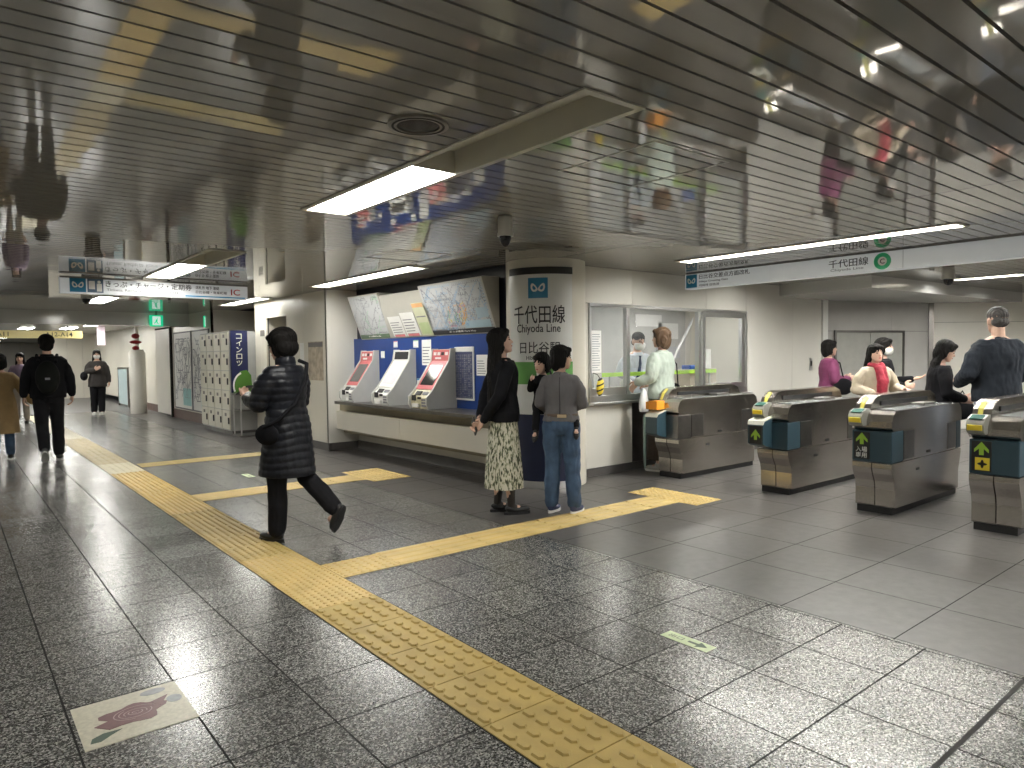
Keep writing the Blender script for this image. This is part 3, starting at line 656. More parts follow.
MGREY = mat('machine_grey', (.55, .55, .52), .4, vary=.03)
def machine(y0, y1, label, head, screen, panelm):
    t = thing('ticket_machine', label, 'ticket machine', (4.55, (y0+y1)/2, .785), 0, 'ticket machines on the counter')
    w = (y1-y0)/2
    prof = [(.03, 0), (.0, .06), (.0, .15), (.09, .235), (.34, .60), (.365, .75), (.45, .75), (.45, 0)]
    for q0, q1 in ((-w, -w+.025), (w-.025, w)): MB().xz(prof, q0, q1).obj('side_panel', MGREY, t, .003)
    inner = [(.05, 0), (.03, .06), (.03, .14), (.11, .235), (.355, .59), (.38, .74), (.45, .74), (.45, 0)]
    mb = MB(); mb.xz(inner, -w+.025, w-.025); mb.obj('body', panelm, t)
    # sloping screen plane: from (.11,.235) to (.355,.59)
    u = Vector((0, -1, 0)); v = Vector((.245, 0, .355)).normalized(); P = Plane((.108, w-.03, .24), u, v); L = .425; ww = 2*w-.06
    mb = MB(); plate(mb, P, 0, ww, 0, L, 0, .006, head); mb.obj('screen_surround', head, t)
    mb = MB(); plate(mb, P, ww*.12, ww*.88, .06, L*.86, .006, .011, screen); mb.obj('screen', screen, t)
    H = Plane((.352, w-.03, .595), u, Vector((.025, 0, .15))); mb = MB(); plate(mb, H, 0, ww, 0, .14, 0, .006, head); mb.obj('header', head, t)
    mb = MB()
    if head is not WHITE:
        for k in range(4): plate(mb, H, ww*(.08+.23*k), ww*(.24+.23*k), .07, .11, .006, .009, WHITE if k != 2 else INK)
        plate(mb, H, ww*.2, ww*.55, .02, .045, .006, .009, WHITE)
    else: plate(mb, H, ww*.05, ww*.95, .02, .125, .006, .009, INK)
    mb.obj('header_sign', WHITE, t)
    # lower console: slots, keypad, coin tray
    C = Plane((.029, w-.03, .0), u, (0, 0, 1))
    mb = MB(); plate(mb, C, ww*.08, ww*.32, .10, .17, 0, .012, INK); plate(mb, C, ww*.42, ww*.62, .12, .15, 0, .008, INK); mb.obj('card_slot', INK, t)
    mb = MB(); plate(mb, C, ww*.1, ww*.5, .02, .065, -.01, .016, WHITE); mb.obj('coin_tray', WHITE, t)
    mb = MB()
    for i in range(3):
        for j in range(3): plate(mb, C, ww*(.66+.09*i), ww*(.73+.09*i), .03+.035*j, .055+.035*j, 0, .006, GREYINK)
    mb.obj('keypad', GREYINK, t)
    C2 = Plane((.03, w-.03, .145), u, Vector((.08, 0, .09))); mb = MB(); plate(mb, C2, ww*.15, ww*.5, .03, .09, 0, .01, INK); plate(mb, C2, ww*.6, ww*.9, .04, .08, 0, .01, GREYINK); mb.obj('bill_slot', INK, t)
    return t
SCRD = mat('screen_dark', (.10, .10, .10), .12, vary=.1); SCRW = mat('screen_pale', (.62, .60, .64), .3, vary=.04, emit=.05, ecol=(.9, .85, .95)); SCRB = mat('screen_black', (.03, .03, .03), .1, vary=.1)
PINKH = mat('machine_pink', (.58, .14, .15), .4, vary=.03)
m1 = machine(9.28, 9.70, 'ticket machine with pink header nearest the wall corner', PINKH, SCRD, WHITE)
m2 = machine(8.24, 8.70, 'white ticket machine with pale screen, middle of the three', WHITE, SCRW, WHITE)
m3 = machine(7.27, 7.71, 'red and grey ticket machine nearest the round pillar', PINKH, SCRB, mat('console_cream', (.62, .58, .40), .4, vary=.2, vscale=30))
o = MB().lathe([(.045, 0), (.045, .006)], (0, 0, 0), 20).obj('round_badge', RED, m2); o.matrix_local = Matrix.Translation((.30, .19, .50)) @ Matrix.Rotation(radians(-55), 4, 'Y')

def route_lines(P, w, h, n, cols, seed, parent, th=.004, kinds=1.):
    rnd = random.Random(seed); byc = {}
    for k in range(n):
        m = rnd.choice(cols); mb = byc.setdefault(m, MB())
        cx, cy = w*.5, h*.5
        x, yv = rnd.uniform(.04, .94)*w, rnd.uniform(.12, .92)*h; d = rnd.choice([(1, 0), (0, 1), (.7, .7), (.7, -.7), (-1, 0), (0, -1)])
        for s in range(rnd.randint(2, 5)):
            L = rnd.uniform(.05, .22)*w; x2, y2 = x+d[0]*L, yv+d[1]*L
            x2 = min(max(x2, .03*w), .97*w); y2 = min(max(y2, .10*h), .95*h)
            dx, dy = x2-x, y2-yv; q = sqrt(dx*dx+dy*dy)
            if q > .01:
                nx, ny = -dy/q*th/2, dx/q*th/2
                poly_on(mb, P, [(x+nx, yv+ny), (x2+nx, y2+ny), (x2-nx, y2-ny), (x-nx, yv-ny)], .0005, .0015, m)
                st = int(q/.035)
                for i in range(st):
                    f = (i+.5)/st; ax, ay = x+dx*f, yv+dy*f
                    if abs(dx) > abs(dy): plate(mb, P, ax-.003, ax+.003, ay+.004, ay+.024, .0005, .0012, m)
                    else: plate(mb, P, ax+.004, ax+.026, ay-.003, ay+.003, .0005, .0012, m)
            x, yv = x2, y2; d = rnd.choice([(d[1], d[0]), (-d[1], d[0]), (d[0], d[1]), (.7*(d[0] or 1), .7*(d[1] or 1))])
    for m, mb in byc.items(): mb.obj('route_line', m, parent)
LG = mat('map_grey', (.28, .29, .33), .5, vary=.1); LG2 = mat('map_dark', (.12, .12, .16), .5, vary=.1)
LB = mat('map_blue', (.25, .42, .62), .5, vary=.05); LO = mat('map_orange', (.75, .40, .12), .5, vary=.05); LGn = mat('map_green', (.25, .5, .3), .5, vary=.05); LR = mat('map_rose', (.65, .25, .32), .5, vary=.05); LY = mat('map_yellow', (.75, .62, .12), .5, vary=.05)
MAPBG = mat('map_paper', (.56, .58, .60), .25, vary=.02)
def map_board(y0, y1, label, n, cols, foot, seed, thick=True):
    t = thing('route_map_board', label, 'map board', (0, 0, 0))
    prof = [(5.0, 1.70), (4.77, 2.34), (4.80, 2.35), (5.03, 2.35), (5.03, 1.70)]
    MB().xz(prof, y0, y1).obj('case', mat('map_case', (.50, .49, .45), .35, vary=.03), t, .004)
    v = Vector((-.23, 0, .64)).normalized(); P = Plane((4.998, y1-.02, 1.705), (0, -1, 0), v); w, h = y1-y0-.04, .66
    mb = MB(); plate(mb, P, 0, w, .075, h, 0, .004, MAPBG); mb.obj('map_sheet', MAPBG, t)
    mb = MB(); plate(mb, P, 0, w, .012, .073, 0, .005, foot); mb.obj('footer_strip', foot, t)
    Q = Plane(P(0, 0, .005), P.u, P.v)
    text(Q, 'きっぷ運賃 Fare Map', w*.3, .028, w*.42, .028, WHITE, 'footer_lettering', t)
    Q = Plane(P(0, 0, .0036), P.u, P.v)
    route_lines(Q, w, h, n, cols, seed, t)
    return t, P, w, h
map_board(8.90, 9.82, 'smaller slanted route map above the left ticket machine', 34, [LG, LG, LG2, LGn], mat('footer_green', (.10, .17, .10), .4, vary=.05), 3)
t, P, w, h = map_board(6.42, 7.80, 'large slanted route map above the red ticket machine', 70, [LG, LG2, LG, LB], mat('footer_black', (.03, .03, .035), .4, vary=.05), 5)
route_lines(Plane(P(w*.33, h*.12, .0045), P.u, P.v), w*.34, h*.5, 26, [LO, LGn, LR, LY, LB], 9, t, .006)
mb = MB(); plate(mb, P, w*.58, w*.97, .08, .17, .004, .0052, mat('map_sea', (.42, .58, .66), .4, vary=.04)); plate(mb, P, w*.80, w*.97, .2, .32, .004, .0052, mat('map_key', (.38, .50, .58), .4, vary=.04)); mb.obj('sea_area', MAPBG, t)
cp = thing('poster_board', 'blank grey slanted panel between the two route maps', 'panel', (0, 0, 0))
MB().xz([(5.0, 1.70), (4.90, 1.93), (4.80, 2.30), (5.03, 2.34), (5.03, 1.70)], 7.80, 8.90).obj('panel', mat('panel_grey', (.45, .44, .40), .35, vary=.03), cp)
vv = Vector((-.10, 0, .23)).normalized(); P = Plane((4.985, 8.80, 1.72), (0, -1, 0), vv)
def paper(P, a0, a1, b0, b1, label, hdr=None, m=PAPER, parent=None, lines=6, ink=GREYINK, art=None, name='notice'):
    t = thing(name, label, 'notice', P(a0, b0, 0)); o = Vector(t.location); Q = Plane(P(a0, b0, 0)-o, P.u, P.v); w, h = a1-a0, b1-b0
    mb = MB(); plate(mb, Q, 0, w, 0, h, .001, .003, m); mb.obj('sheet', m, t)
    if hdr: mb = MB(); plate(mb, Q, .02*w, .98*w, h*.86, h*.98, .003, .004, hdr); mb.obj('heading', hdr, t)
    mb = MB(); rnd = random.Random(int(a0*1000+b0*77))
    for k in range(lines):
        y0 = h*(.08+.72*k/max(lines, 1)); plate(mb, Q, .08*w, w*rnd.uniform(.6, .92), y0, y0+h*.035, .003, .0036, ink)
    if lines: mb.obj('print', ink, t)
    if art: mb = MB(); plate(mb, Q, .1*w, .9*w, h*art[0], h*art[1], .0036, .0046, art[2]); mb.obj('picture', art[2], t)
    return t
paper(P, .02, .36, .0, .30, 'white notice sheet with red footer on the slanted panel', None, lines=6, art=(.0, .1, PINK))
paper(P, .38, .74, .0, .34, 'second white notice sheet at the slanted panel centre', None, lines=6, art=(.0, .1, PINK))
P2 = Plane(P(.50, .0, .008), P.u, P.v)
paper(P2, .28, .56, .0, .46, 'tall cream and orange leaflet on the slanted panel', mat('leaf_orange', (.72, .42, .20), .5, vary=.1), mat('leaf_cream', (.6, .62, .44), .5, vary=.05), lines=3, art=(.05, .4, mat('leaf_green', (.50, .60, .32), .5, vary=.1)))
BBd = Plane((4.999, 10.0, 0), (0, -1, 0), (0, 0, 1))
yq = lambda y: 10.0-y
paper(BBd, yq(8.08), yq(7.85), 1.32, 1.66, 'tall white paper on blue board left of red ticket machine')
paper(BBd, yq(6.84), yq(6.62), 1.20, 1.45, 'white paper on blue board beside the long haired woman')
paper(BBd, yq(8.84), yq(8.73), 1.57, 1.66, 'tiny pink and white tag above middle machine', PINK, lines=1)
paper(BBd, yq(8.30), yq(8.17), 1.56, 1.66, 'tiny green and white tag under the slanted leaflet', LGn, lines=1)
paper(BBd, yq(9.22), yq(9.11), 1.42, 1.52, 'tiny white sticker right of the first ticket machine', lines=1)
paper(BBd, yq(8.22), yq(8.02), .98, 1.14, 'white card low on the blue board between two machines', SKYB, lines=2)
ft = thing('fare_table', 'white framed dark fare table on the blue board', 'board', (4.999, 7.09, .89))
mb = MB(); Q = Plane((0, .205, 0), (0, -1, 0), (0, 0, 1)); plate(mb, Q, 0, .41, 0, .66, 0, .012, WHITE); mb.obj('frame', WHITE, ft, .003)
mb = MB(); plate(mb, Q, .025, .385, .025, .60, .012, .014, mat('table_blue', (.05, .06, .13), .4, vary=.1)); mb.obj('table', NAVY, ft)
mb = MB(); rnd = random.Random(4)
for c in range(8):
    for r in range(24):
        if rnd.random() < .85: plate(mb, Q, .035+.044*c, .035+.044*c+rnd.uniform(.015, .034), .035+.0225*r, .046+.0225*r, .014, .0148, GREYINK if c % 2 else LG)
mb.obj('figures', LG, ft)
RP_ = Plane((4.55, 10.099, 0), (1, 0, 0), (0, 0, 1))
paper(RP_, .06, .25, 1.08, 1.36, 'white and pink notice on wall corner left of the machines', None, lines=7, ink=mat('mixed_print', (.45, .38, .48), .5, vary=.3, vscale=40), art=(.0, .05, PINK))
paper(RP_, .12, .18, 1.38, 1.43, 'tiny pink sticker above the wall corner notice', None, PINK, lines=0)
WP = Plane((4.549, 13.3, 0), (0, -1, 0), (0, 0, 1))
paper(WP, 2.5, 3.07, 1.08, 1.69, 'brown faded photo poster with dark heading on cream wall', mat('poster_head', (.13, .12, .12), .5, vary=.1), mat('poster_brown', (.40, .34, .26), .5, vary=.35, vscale=9), lines=0, name='poster')
paper(WP, 2.17, 2.33, 1.30, 1.68, 'narrow white notice right of walker head on cream wall', None, lines=0)
paper(WP, .33, .55, 1.84, 1.95, 'small dark plate on pilaster beside doorway', None, mat('plate_dark', (.16, .15, .14), .5, vary=.1), lines=0)
# map posters on far corridor wall
MP = Plane((4.399, 18.6, 0), (0, -1, 0), (0, 0, 1))
for a0, a1, lab, sd in [(.05, 1.58, 'left large white area map panel on corridor wall', 11), (1.66, 2.95, 'right white area map panel beside the coin lockers', 12)]:
    t = thing('wall_map', lab, 'map', (0, 0, 0)); mb = MB(); plate(mb, MP, a0, a1, .27, 2.06, .0, .02, WHITE); mb.obj('sheet', MAPBG, t)
    mb = MB()
    for e0, e1, f0, f1 in [(a0, a1, .25, .28), (a0, a1, 2.05, 2.08), (a0-.01, a0+.02, .25, 2.08), (a1-.02, a1+.01, .25, 2.08)]: plate(mb, MP, e0, e1, f0, f1, .0, .025, GREYINK)
    mb.obj('frame', GREYINK, t)
    route_lines(Plane(MP(a0+.05, .3, .02), MP.u, MP.v), a1-a0-.1, 1.7, 60, [LG, LG, LG2], sd, t, .012)
    mb = MB(); plate(mb, MP, a0+.5*(a1-a0), a0+.95*(a1-a0), .35, .75, .0205, .0215, mat('map_aqua', (.35, .62, .62), .5, vary=.05)); mb.obj('water_area', MAPBG, t)
# round post with red lamp
t = thing('alarm_post', 'round cream post with red fire alarm lamp in the corridor', 'post', (4.0, 20.8, 0))
MB().lathe([(.20, 0), (.20, 1.62), (.17, 1.66), (.16, 1.70)], (0, 0, 0), 24).obj('post', CREAM2, t)
MB().lathe([(.05, 1.70), (.05, 2.42)], (0, 0, 0), 12).obj('riser', CREAM2, t)
mb = MB(); mb.ell((-.05, -.12, 2.06), (.10, .06, .07)); mb.ell((-.05, -.12, 1.90), (.15, .07, .05)); mb.ell((-.05, -.12, 1.74), (.09, .06, .06)); mb.obj('red_lamp', mat('lamp_red', (.25, .01, .015), .3, vary=.1), t)
t = thing('glass_screen', 'bluish glass screen by the wall near the round post', 'screen', (4.3, 24.4, 0))
MB().box(-.03, 0, -.7, .7, .06, 1.15).obj('glass', mat('bluish_glass', (.45, .58, .60), .2, vary=.04), t)
mb = MB(); mb.box(-.04, .01, -.74, -.70, 0, 1.2); mb.box(-.04, .01, .70, .74, 0, 1.2); mb.box(-.04, .01, -.7, .7, 1.15, 1.2); mb.obj('frame', STEELD, t)
t = thing('overhead_sign', 'yellow overhead exit number sign in the far corridor', 'sign', (0, 0, 0))
YSG = mat('sign_yellow', (.50, .42, .18), .4, emit=.15, ecol=(.8, .68, .3), vary=.03)
MB().box(-.3, 2.95, 22.2, 22.3, 2.03, 2.23).obj('sign_box', YSG, t); MB().box(.6, .64, 22.23, 22.27, 2.23, 2.42).obj('hanger', STEELD, t); MB().box(2.6, 2.64, 22.23, 22.27, 2.23, 2.42).obj('hanger', STEELD, t)
YP = Plane((1.1, 22.199, 2.03), (1, 0, 0), (0, 0, 1)); text(YP, 'A11', -.05, .05, .26, .11, INK, 'lettering', t); text(YP, 'A12-A14', 1.0, .05, .62, .11, INK, 'lettering', t)
mb = MB().box(3.40, 3.60, 22.9, 22.95, 1.86, 2.42); tag(mb.obj('hanging_banner', mat('banner', (.60, .50, .58), .5, vary=.2, vscale=8)), 'narrow pinkish vertical banner hanging above the masked woman', 'banner')

# ------------------------------------------------------------------ coin lockers
LOCKC = mat('locker_cream', (.68, .66, .56), .35, vary=.03); 
ycols = [13.42, 13.90, 14.36, 14.82, 15.28]
for k in range(4):
    y0, y1 = ycols[k], ycols[k+1]-.012
    t = thing('coin_locker', ['cream coin locker column at the near end beside the blue sign', 'second coin locker column from the blue sign', 'third coin locker column from the blue sign', 'coin locker column next to the wall maps'][k], 'locker', (4.12, (y0+y1)/2, 0), 0, 'coin lockers')
    w = (y1-y0)/2
    MB().box(0, .55, -w, w, .08, 1.95).obj('cabinet', mat('locker_side', (.42, .42, .40), .4, vary=.04), t); MB().box(.03, .55, -w, w, 0, .08).obj('plinth', BASEB, t)
    zs = [.10, .47, .84, 1.21, 1.58, 1.93]
    for j in range(5):
        dd = MB().box(-.02, 0, -w+.012, w-.012, zs[j]+.006, zs[j+1]-.006).obj('door', LOCKC, t, .003)
        MB().box(-.035, -.02, -w+.035, -w+.085, zs[j]+.11, zs[j]+.23).obj('lock', BLACK, dd); MB().box(-.026, -.02, -.03, .06, zs[j]+.25, zs[j]+.31).obj('number_plate', STEELD, dd)
t = thing('locker_sign', 'dark blue vertical coin locker sign panel with white characters', 'sign', (0, 0, 0))
MB().box(4.13, 4.44, 13.36, 13.40, .80, 1.96).obj('panel', mat('sign_navy', (.006, .010, .06), .35, vary=.05), t)
LP = Plane((4.13, 13.359, 0), (1, 0, 0), (0, 0, 1))
for k, ch in enumerate('コインロッカー'[:5]): text(LP, ch, .10, 1.80-.125*k, .105, .10, mat('sign_text_pale', (.75, .75, .6), .5, vary=.02), 'lettering', t)
mb = MB(); poly_on(mb, LP, [(.03, .80), (.38, .80), (.36, 1.12), (.28, 1.22), (.16, 1.20), (.05, 1.05)], .001, .004, None); mb.obj('green_graphic', mat('sign_green', (.06, .17, .015), .4, vary=.05), t)
mb = MB(); ring_on(mb, LP, .24, .93, .19, .22, .004, .006, None, 16, 1.2, 1.9, 3.6); mb.obj('white_arc', WHITE, t)
t = thing('side_table', 'grey metal shelf stand beside the coin lockers', 'table', (4.40, 13.1, 0))
mb = MB(); mb.box(-.28, .26, -.22, .22, .76, .79); mb.obj('tabletop', STEELD, t); MB().box(-.26, .24, -.2, .2, .48, .50).obj('shelf', STEELD, t); MB().box(-.28, .26, -.22, .22, .01, .04).obj('base', STEELD, t)
for a, b in ((-.26, -.2), (.23, -.2), (-.26, .19), (.23, .19)): MB().tube([(a, b, .02), (a, b, .76)], .014, 8).obj('leg', ALU, t)

# ------------------------------------------------------------------ office window things
t = thing('notice', 'long white printed notice behind the left office pane', 'notice', (5.90, 5.796, 1.22)); P = Plane((0, 0, 0), (1, 0, 0), (0, 0, 1))
mb = MB(); plate(mb, P, 0, .17, 0, .50, .001, .003, PAPER); mb.obj('sheet', PAPER, t)
mb = MB()
for k in range(16): plate(mb, P, .015, .015+random.uniform(.09, .14), .03+.028*k, .038+.028*k, .003, .0036, LG)
mb.obj('print', LG, t)
o = MB().box(6.08, 6.22, 5.93, 5.94, .88, 1.62).obj('clipboard', mat('board_beige', (.58, .58, .52), .5, vary=.03)); tag(o, 'tall beige clipboard standing behind the left office pane', 'clipboard')
t = thing('counter_bar', 'lime green plastic bar along the office counter', 'bar', (0, 0, 0)); MB().box(6.35, 8.75, 6.05, 6.08, 1.155, 1.205).obj('bar', LIME, t)
mb = MB(); mb.box(6.5, 6.52, 6.06, 6.08, .9, 1.155); mb.box(8.6, 8.62, 6.06, 6.08, .9, 1.155); mb.obj('bracket', ALU, t)
o = B('office_counter', 5.7, 9.8, 5.87, 6.4, .80, .88, mat('desk_grey', (.35, .36, .34), .4, vary=.04)); tag(o, 'grey desk top inside the station office behind the window', 'desk')
# plastic film hanging in the open bay, gathered to the right
mb = MB(); nx, nz = 24, 12; vs = []
for j in range(nz+1):
    for i in range(nx+1):
        f, g = i/nx, j/nz; x = 6.58+1.35*f; z = 2.0-g*(.72+.12*f)
        vs.append((x, 5.90+.02*sin(9*f+5*g)+.03*sin(22*f)*g*f, z))
mb.add(vs, [(j*(nx+1)+i, j*(nx+1)+i+1, (j+1)*(nx+1)+i+1, (j+1)*(nx+1)+i) for j in range(nz) for i in range(nx)], None, True)
pcu = thing('plastic_curtain', 'clear crumpled plastic sheet hung in the open office window', 'curtain'); mb.obj('sheet', FILM, pcu)
mb = MB(); rnd = random.Random(3)
for k in range(16):
    a = rnd.uniform(0, 1); x = 7.55+.35*a; z = 1.38+.45*a; mb.tube([(x-.1, 5.88, z-.13), (x, 5.875, z), (x+.06+.03*rnd.random(), 5.88, z+.10)], [.004, .022, .003], 6)
mb.obj('gathered_fold', mat('film_fold', (.85, .86, .87), .15, alpha=.7, vary=.02), pcu)
t = thing('hanging_tag', 'yellow and black striped tape roll hanging on window frame by pillar', 'tape', (5.93, 5.68, 1.06))
mb = MB(); n = 10
for k in range(n):
    z0, z1 = -.10+.2*k/n, -.10+.2*(k+1)/n; r0, r1 = [.055*sqrt(max(.06, 1-((z/.11)**2))) for z in (z0, z1)]
    rings = [[(r*cos(2*pi*i/14), r*.6*sin(2*pi*i/14), z+.35*r*cos(2*pi*i/14)) for i in range(14)] for r, z in ((r0, z0), (r1, z1))]
    mb.loft(rings, YEL if k % 3 else BLACK, True)
mb.obj('roll', YEL, t); MB().tube([(0, 0, .09), (-.02, .02, .14), (-.02, .09, .16)], .004, 6).obj('string', BLACK, t)
for k, (x, yy, w, h, m, lab) in enumerate([(9.9, 8.5, .75, .22, PAPER, 'wide white sheet on office back wall above attendant'), (10.55, 8.5, .6, .3, PAPER, 'white sheet on office back wall right of mint jumper person'), (10.5, 8.5, .7, .22, mat('pale_grey_sheet', (.45, .46, .50), .6, vary=.1), 'pale grey sheet on office back wall lower right'), (8.75, 8.5, .12, .3, GREYINK, 'small dark notice on the office back wall left side')]):
    o = B('wall_paper_sheet', x, x+w, 8.58, 8.59, (1.95, 1.72, 1.35, 1.3)[k], (1.95, 1.72, 1.35, 1.3)[k]+h, m); tag(o, lab, 'notice')
o = B('storage_box', 8.22, 8.86, 6.12, 6.38, .88, 1.21, mat('box_tan', (.45, .40, .32), .5, vary=.05), None, .01); tag(o, 'tan box on office desk behind right pane', 'box')
o = B('stamp_tray', 8.26, 8.54, 6.14, 6.30, 1.21, 1.27, mat('tray_blue', (.02, .08, .35), .4, vary=.05), None, .01); tag(o, 'small dark blue tray behind the right office pane', 'tray')
o = B('document_rack', 8.60, 8.84, 6.2, 6.3, 1.21, 1.5, PAPER, None, .005); tag(o, 'white document rack behind the right office pane', 'rack')
o = B('file_stack', 6.20, 6.45, 5.88, 6.02, .88, .98, mat('file_green', (.05, .20, .13), .5, vary=.05), None, .005); tag(o, 'dark green files lying on the desk behind left pane', 'files')
o = MB().lathe([(.06, 0), (.085, .05), (.085, .12), (.05, .16)], (6.72, 5.98, .96), 16).obj('tape_dispenser', WHITE); tag(o, 'white round desk device between attendant and mint sweater woman', 'device')

# ------------------------------------------------------------------ ticket gates
GL, GW = 1.6, .34
def gate(x, yc, label, signs, reader=True, arrow_box=True, end=None):
    t = thing('ticket_gate', label, 'ticket gate', (x, yc, 0), 0, 'stainless steel ticket gates'); h = GW/2
    MB().box(.06, GL-.06, -h+.02, h-.02, 0, .06).obj('plinth', BLACK, t)
    low = [(.07, .06), (.07, .24), (.05, .30), (.01, .38), (.0, .44), (.0, .46), (GL, .46), (GL, .44), (GL-.01, .38), (GL-.05, .30), (GL-.07, .24), (GL-.07, .06)]
    low = [(.07, .06), (.07, .22), (.055, .29), (.015, .36), (.0, .41), (.0, .455), (GL, .455), (GL, .41), (GL-.03, .32), (GL-.06, .24), (GL-.06, .06)]
    mb = MB(); mb.xz(low, -h, -.004); mb.xz(low, .004, h); mb.obj('lower_body', STEEL, t, .006)
    MB().box(.24, GL-.10, -h+.004, h-.004, .458, .80).obj('middle_body', STEEL, t, .004)
    # blue-grey terminals both ends
    for sx in (0, 1):
        a0, a1 = (-.005, .24) if not sx else (GL-.24, GL+.005)
        if sx: a0, a1 = GL-.12, GL
        MB().box(a0, a1, -h, h, .462, .735).obj('end_panel', end or TEALG, t, .008)
    # dark side hatches
    for sy in (-1, 1):
        yv = sy*(h-.004)
        MB().box(.245, .47, min(yv, yv+sy*.006), max(yv, yv+sy*.006), .475, .73).obj('side_hatch', STEELD, t, .003)
        MB().box(GL-.34, GL-.13, min(yv, yv+sy*.006), max(yv, yv+sy*.006), .475, .73).obj('side_hatch', STEELD, t, .003)
        mb = MB()
        for (px, pz) in ((.78, .83), (.80, .50), (.55, .36)): mb.box(px-.035, px+.035, min(yv, yv+sy*.006)-.0, max(yv, yv+sy*.009), pz-.012, pz+.012)
        mb.obj('lock_plate', GAP, t)
    deck = [(.02, .74), (-.01, .77), (-.015, .82), (.02, .885), (.07, .915), (GL-.08, .915), (GL-.02, .88), (GL, .82), (GL, .74)]
    MB().xz(deck, -h-.004, h+.004, None, False).obj('deck', STEEL, t, .012)
    MB().box(.12, GL-.25, -h+.03, .01, .915, .922).obj('deck_insert', mat('deck_grey', (.42, .44, .44), .25, .6, vary=.1), t)
    MB().box(.80, 1.05, -h+.04, -.01, .922, .95).obj('ticket_exit', STEELD, t, .008)
    rail = [(.05, .80), (.05, .90), (.09, .97), (.16, 1.02), (.26, 1.04), (GL-.22, 1.04), (GL-.10, 1.0), (GL-.04, .90), (GL-.04, .80)]
    MB().xz(rail, h-.13, h+.004).obj('high_rail', STEEL, t, .014)
    MB().box(.26, GL-.30, h-.139, h-.129, .945, .985).obj('rail_slot', BLACK, t)
    mb = MB()
    pp = [(.045, .90), (.085, .975), (.155, 1.027)]
    for (a, b), (c, d_) in zip(pp[:-1], pp[1:]): mb.add([(a, h-.07, b), (a, h-.035, b), (c, h-.035, d_), (c, h-.07, d_), (a+.01, h-.07, b-.01), (a+.01, h-.035, b-.01), (c+.01, h-.035, d_-.01), (c+.01, h-.07, d_-.01)], [(0, 1, 2, 3), (4, 7, 6, 5), (0, 4, 5, 1), (2, 6, 7, 3), (0, 3, 7, 4), (1, 5, 6, 2)])
    mb.obj('yellow_stripe', mat('stripe_yellow', (.50, .46, .08), .4, vary=.03), t)
    if reader:
        rd = MB(); rd.xz([(-.10, .80), (-.115, .86), (-.08, .905), (.0, .93), (.05, .93), (.05, .78), (-.06, .78)], h-.13, h-.01); r_ = rd.obj('card_reader', mat('reader_grey', (.40, .40, .36), .3, .6, vary=.05), t, .012)
        MB().xz([(-.119, .815), (-.122, .855), (-.105, .86), (-.10, .81)], h-.12, h-.02).obj('yellow_label', YEL, r_)
        mb = MB(); mb.add([(-.092, h-.115, .904), (-.092, h-.025, .904), (-.02, h-.025, .932), (-.02, h-.115, .932), (-.092, h-.115, .896), (-.092, h-.025, .896), (-.02, h-.025, .922), (-.02, h-.115, .922)], [(0, 1, 2, 3), (4, 7, 6, 5), (0, 4, 5, 1), (2, 6, 7, 3), (0, 3, 7, 4), (1, 5, 6, 2)]); mb.obj('reader_screen', mat('reader_glass', (.06, .14, .12), .15, vary=.1), r_)
    FP = Plane((-.006, h, .462), (0, -1, 0), (0, 0, 1)); w = GW
    off = 0
    if arrow_box:
        bx_ = MB(); bx_.xz([(-.17, .52), (-.17, .70), (-.15, .745), (.0, .78), (.0, .47), (-.13, .50)], .0, h); bx_.obj('terminal_box', TEALG, t, .006)
        MB().xz([(-.175, .712), (-.16, .752), (.0, .792), (.0, .778), (-.15, .742)], -.004, h+.004).obj('terminal_top', mat('terminal_top', (.6, .6, .52), .35, vary=.03), t)
        FP = Plane((-.171, h, .50), (0, -1, 0), (0, 0, 1))
    if signs:
        zs = .06 if not arrow_box else .02
        mb = MB(); plate(mb, FP, .02, w*.46, (.02 if signs > 1 else zs), .26 if not arrow_box else .20, 0, .004, BLACK); mb.obj('display', BLACK, t)
        ZA = .15 if not arrow_box else .06; G2 = mat('arrow_green', (.25, .42, .04), .4, emit=.08, ecol=(.3, .5, .03), vary=.03)
        mb = MB(); c = .088
        poly_on(mb, FP, [(c-.05, ZA+.045), (c, ZA+.105), (c+.05, ZA+.045), (c+.05, ZA+.02), (c+.016, ZA+.05), (c+.016, ZA), (c-.016, ZA), (c-.016, ZA+.05), (c-.05, ZA+.02)], .004, .006, G2); mb.obj('arrow', G2, t)
        if signs == 2: text(Plane(FP(0, 0, .004), FP.u, FP.v), '入場\n専用', .035, .03, .10, .10, WHITE, 'lettering', t)
        if signs == 3:
            mb = MB(); plate(mb, FP, .045, .145, .03, .13, .004, .006, YEL); mb.obj('yellow_sign', YEL, t); mb = MB(); disc_on(mb, FP, .095, .08, .034, .012, .006, .0075, INK, 12); disc_on(mb, FP, .095, .08, .012, .034, .006, .0075, INK, 12); mb.obj('sign_mark', INK, t)
    return t
g3 = gate(6.34, 2.78, 'ticket gate with green arrow above white entry characters, in front of black haired woman', 2, True, False)
g2 = gate(6.50, 3.83, 'ticket gate with small protruding green arrow box, second from office window', 1)
g4 = gate(6.33, 1.85, 'ticket gate at right picture edge with yellow square below its arrow', 3, True, False)
g1 = gate(6.45, 5.13, 'ticket gate next to office window with orange box on its end', 0, False, True, STEELD)
t = thing('card_box', 'bright orange leaflet box standing on gate end by office window', 'box', (6.37, 5.22, .797))
MB().box(-.07, .07, -.07, .05, 0, .10).obj('front_box', ORG, t, .003); MB().box(-.05, .07, .055, .11, 0, .085).obj('rear_box', mat('orange_dark', (.70, .28, .03), .5, vary=.05), t, .003)

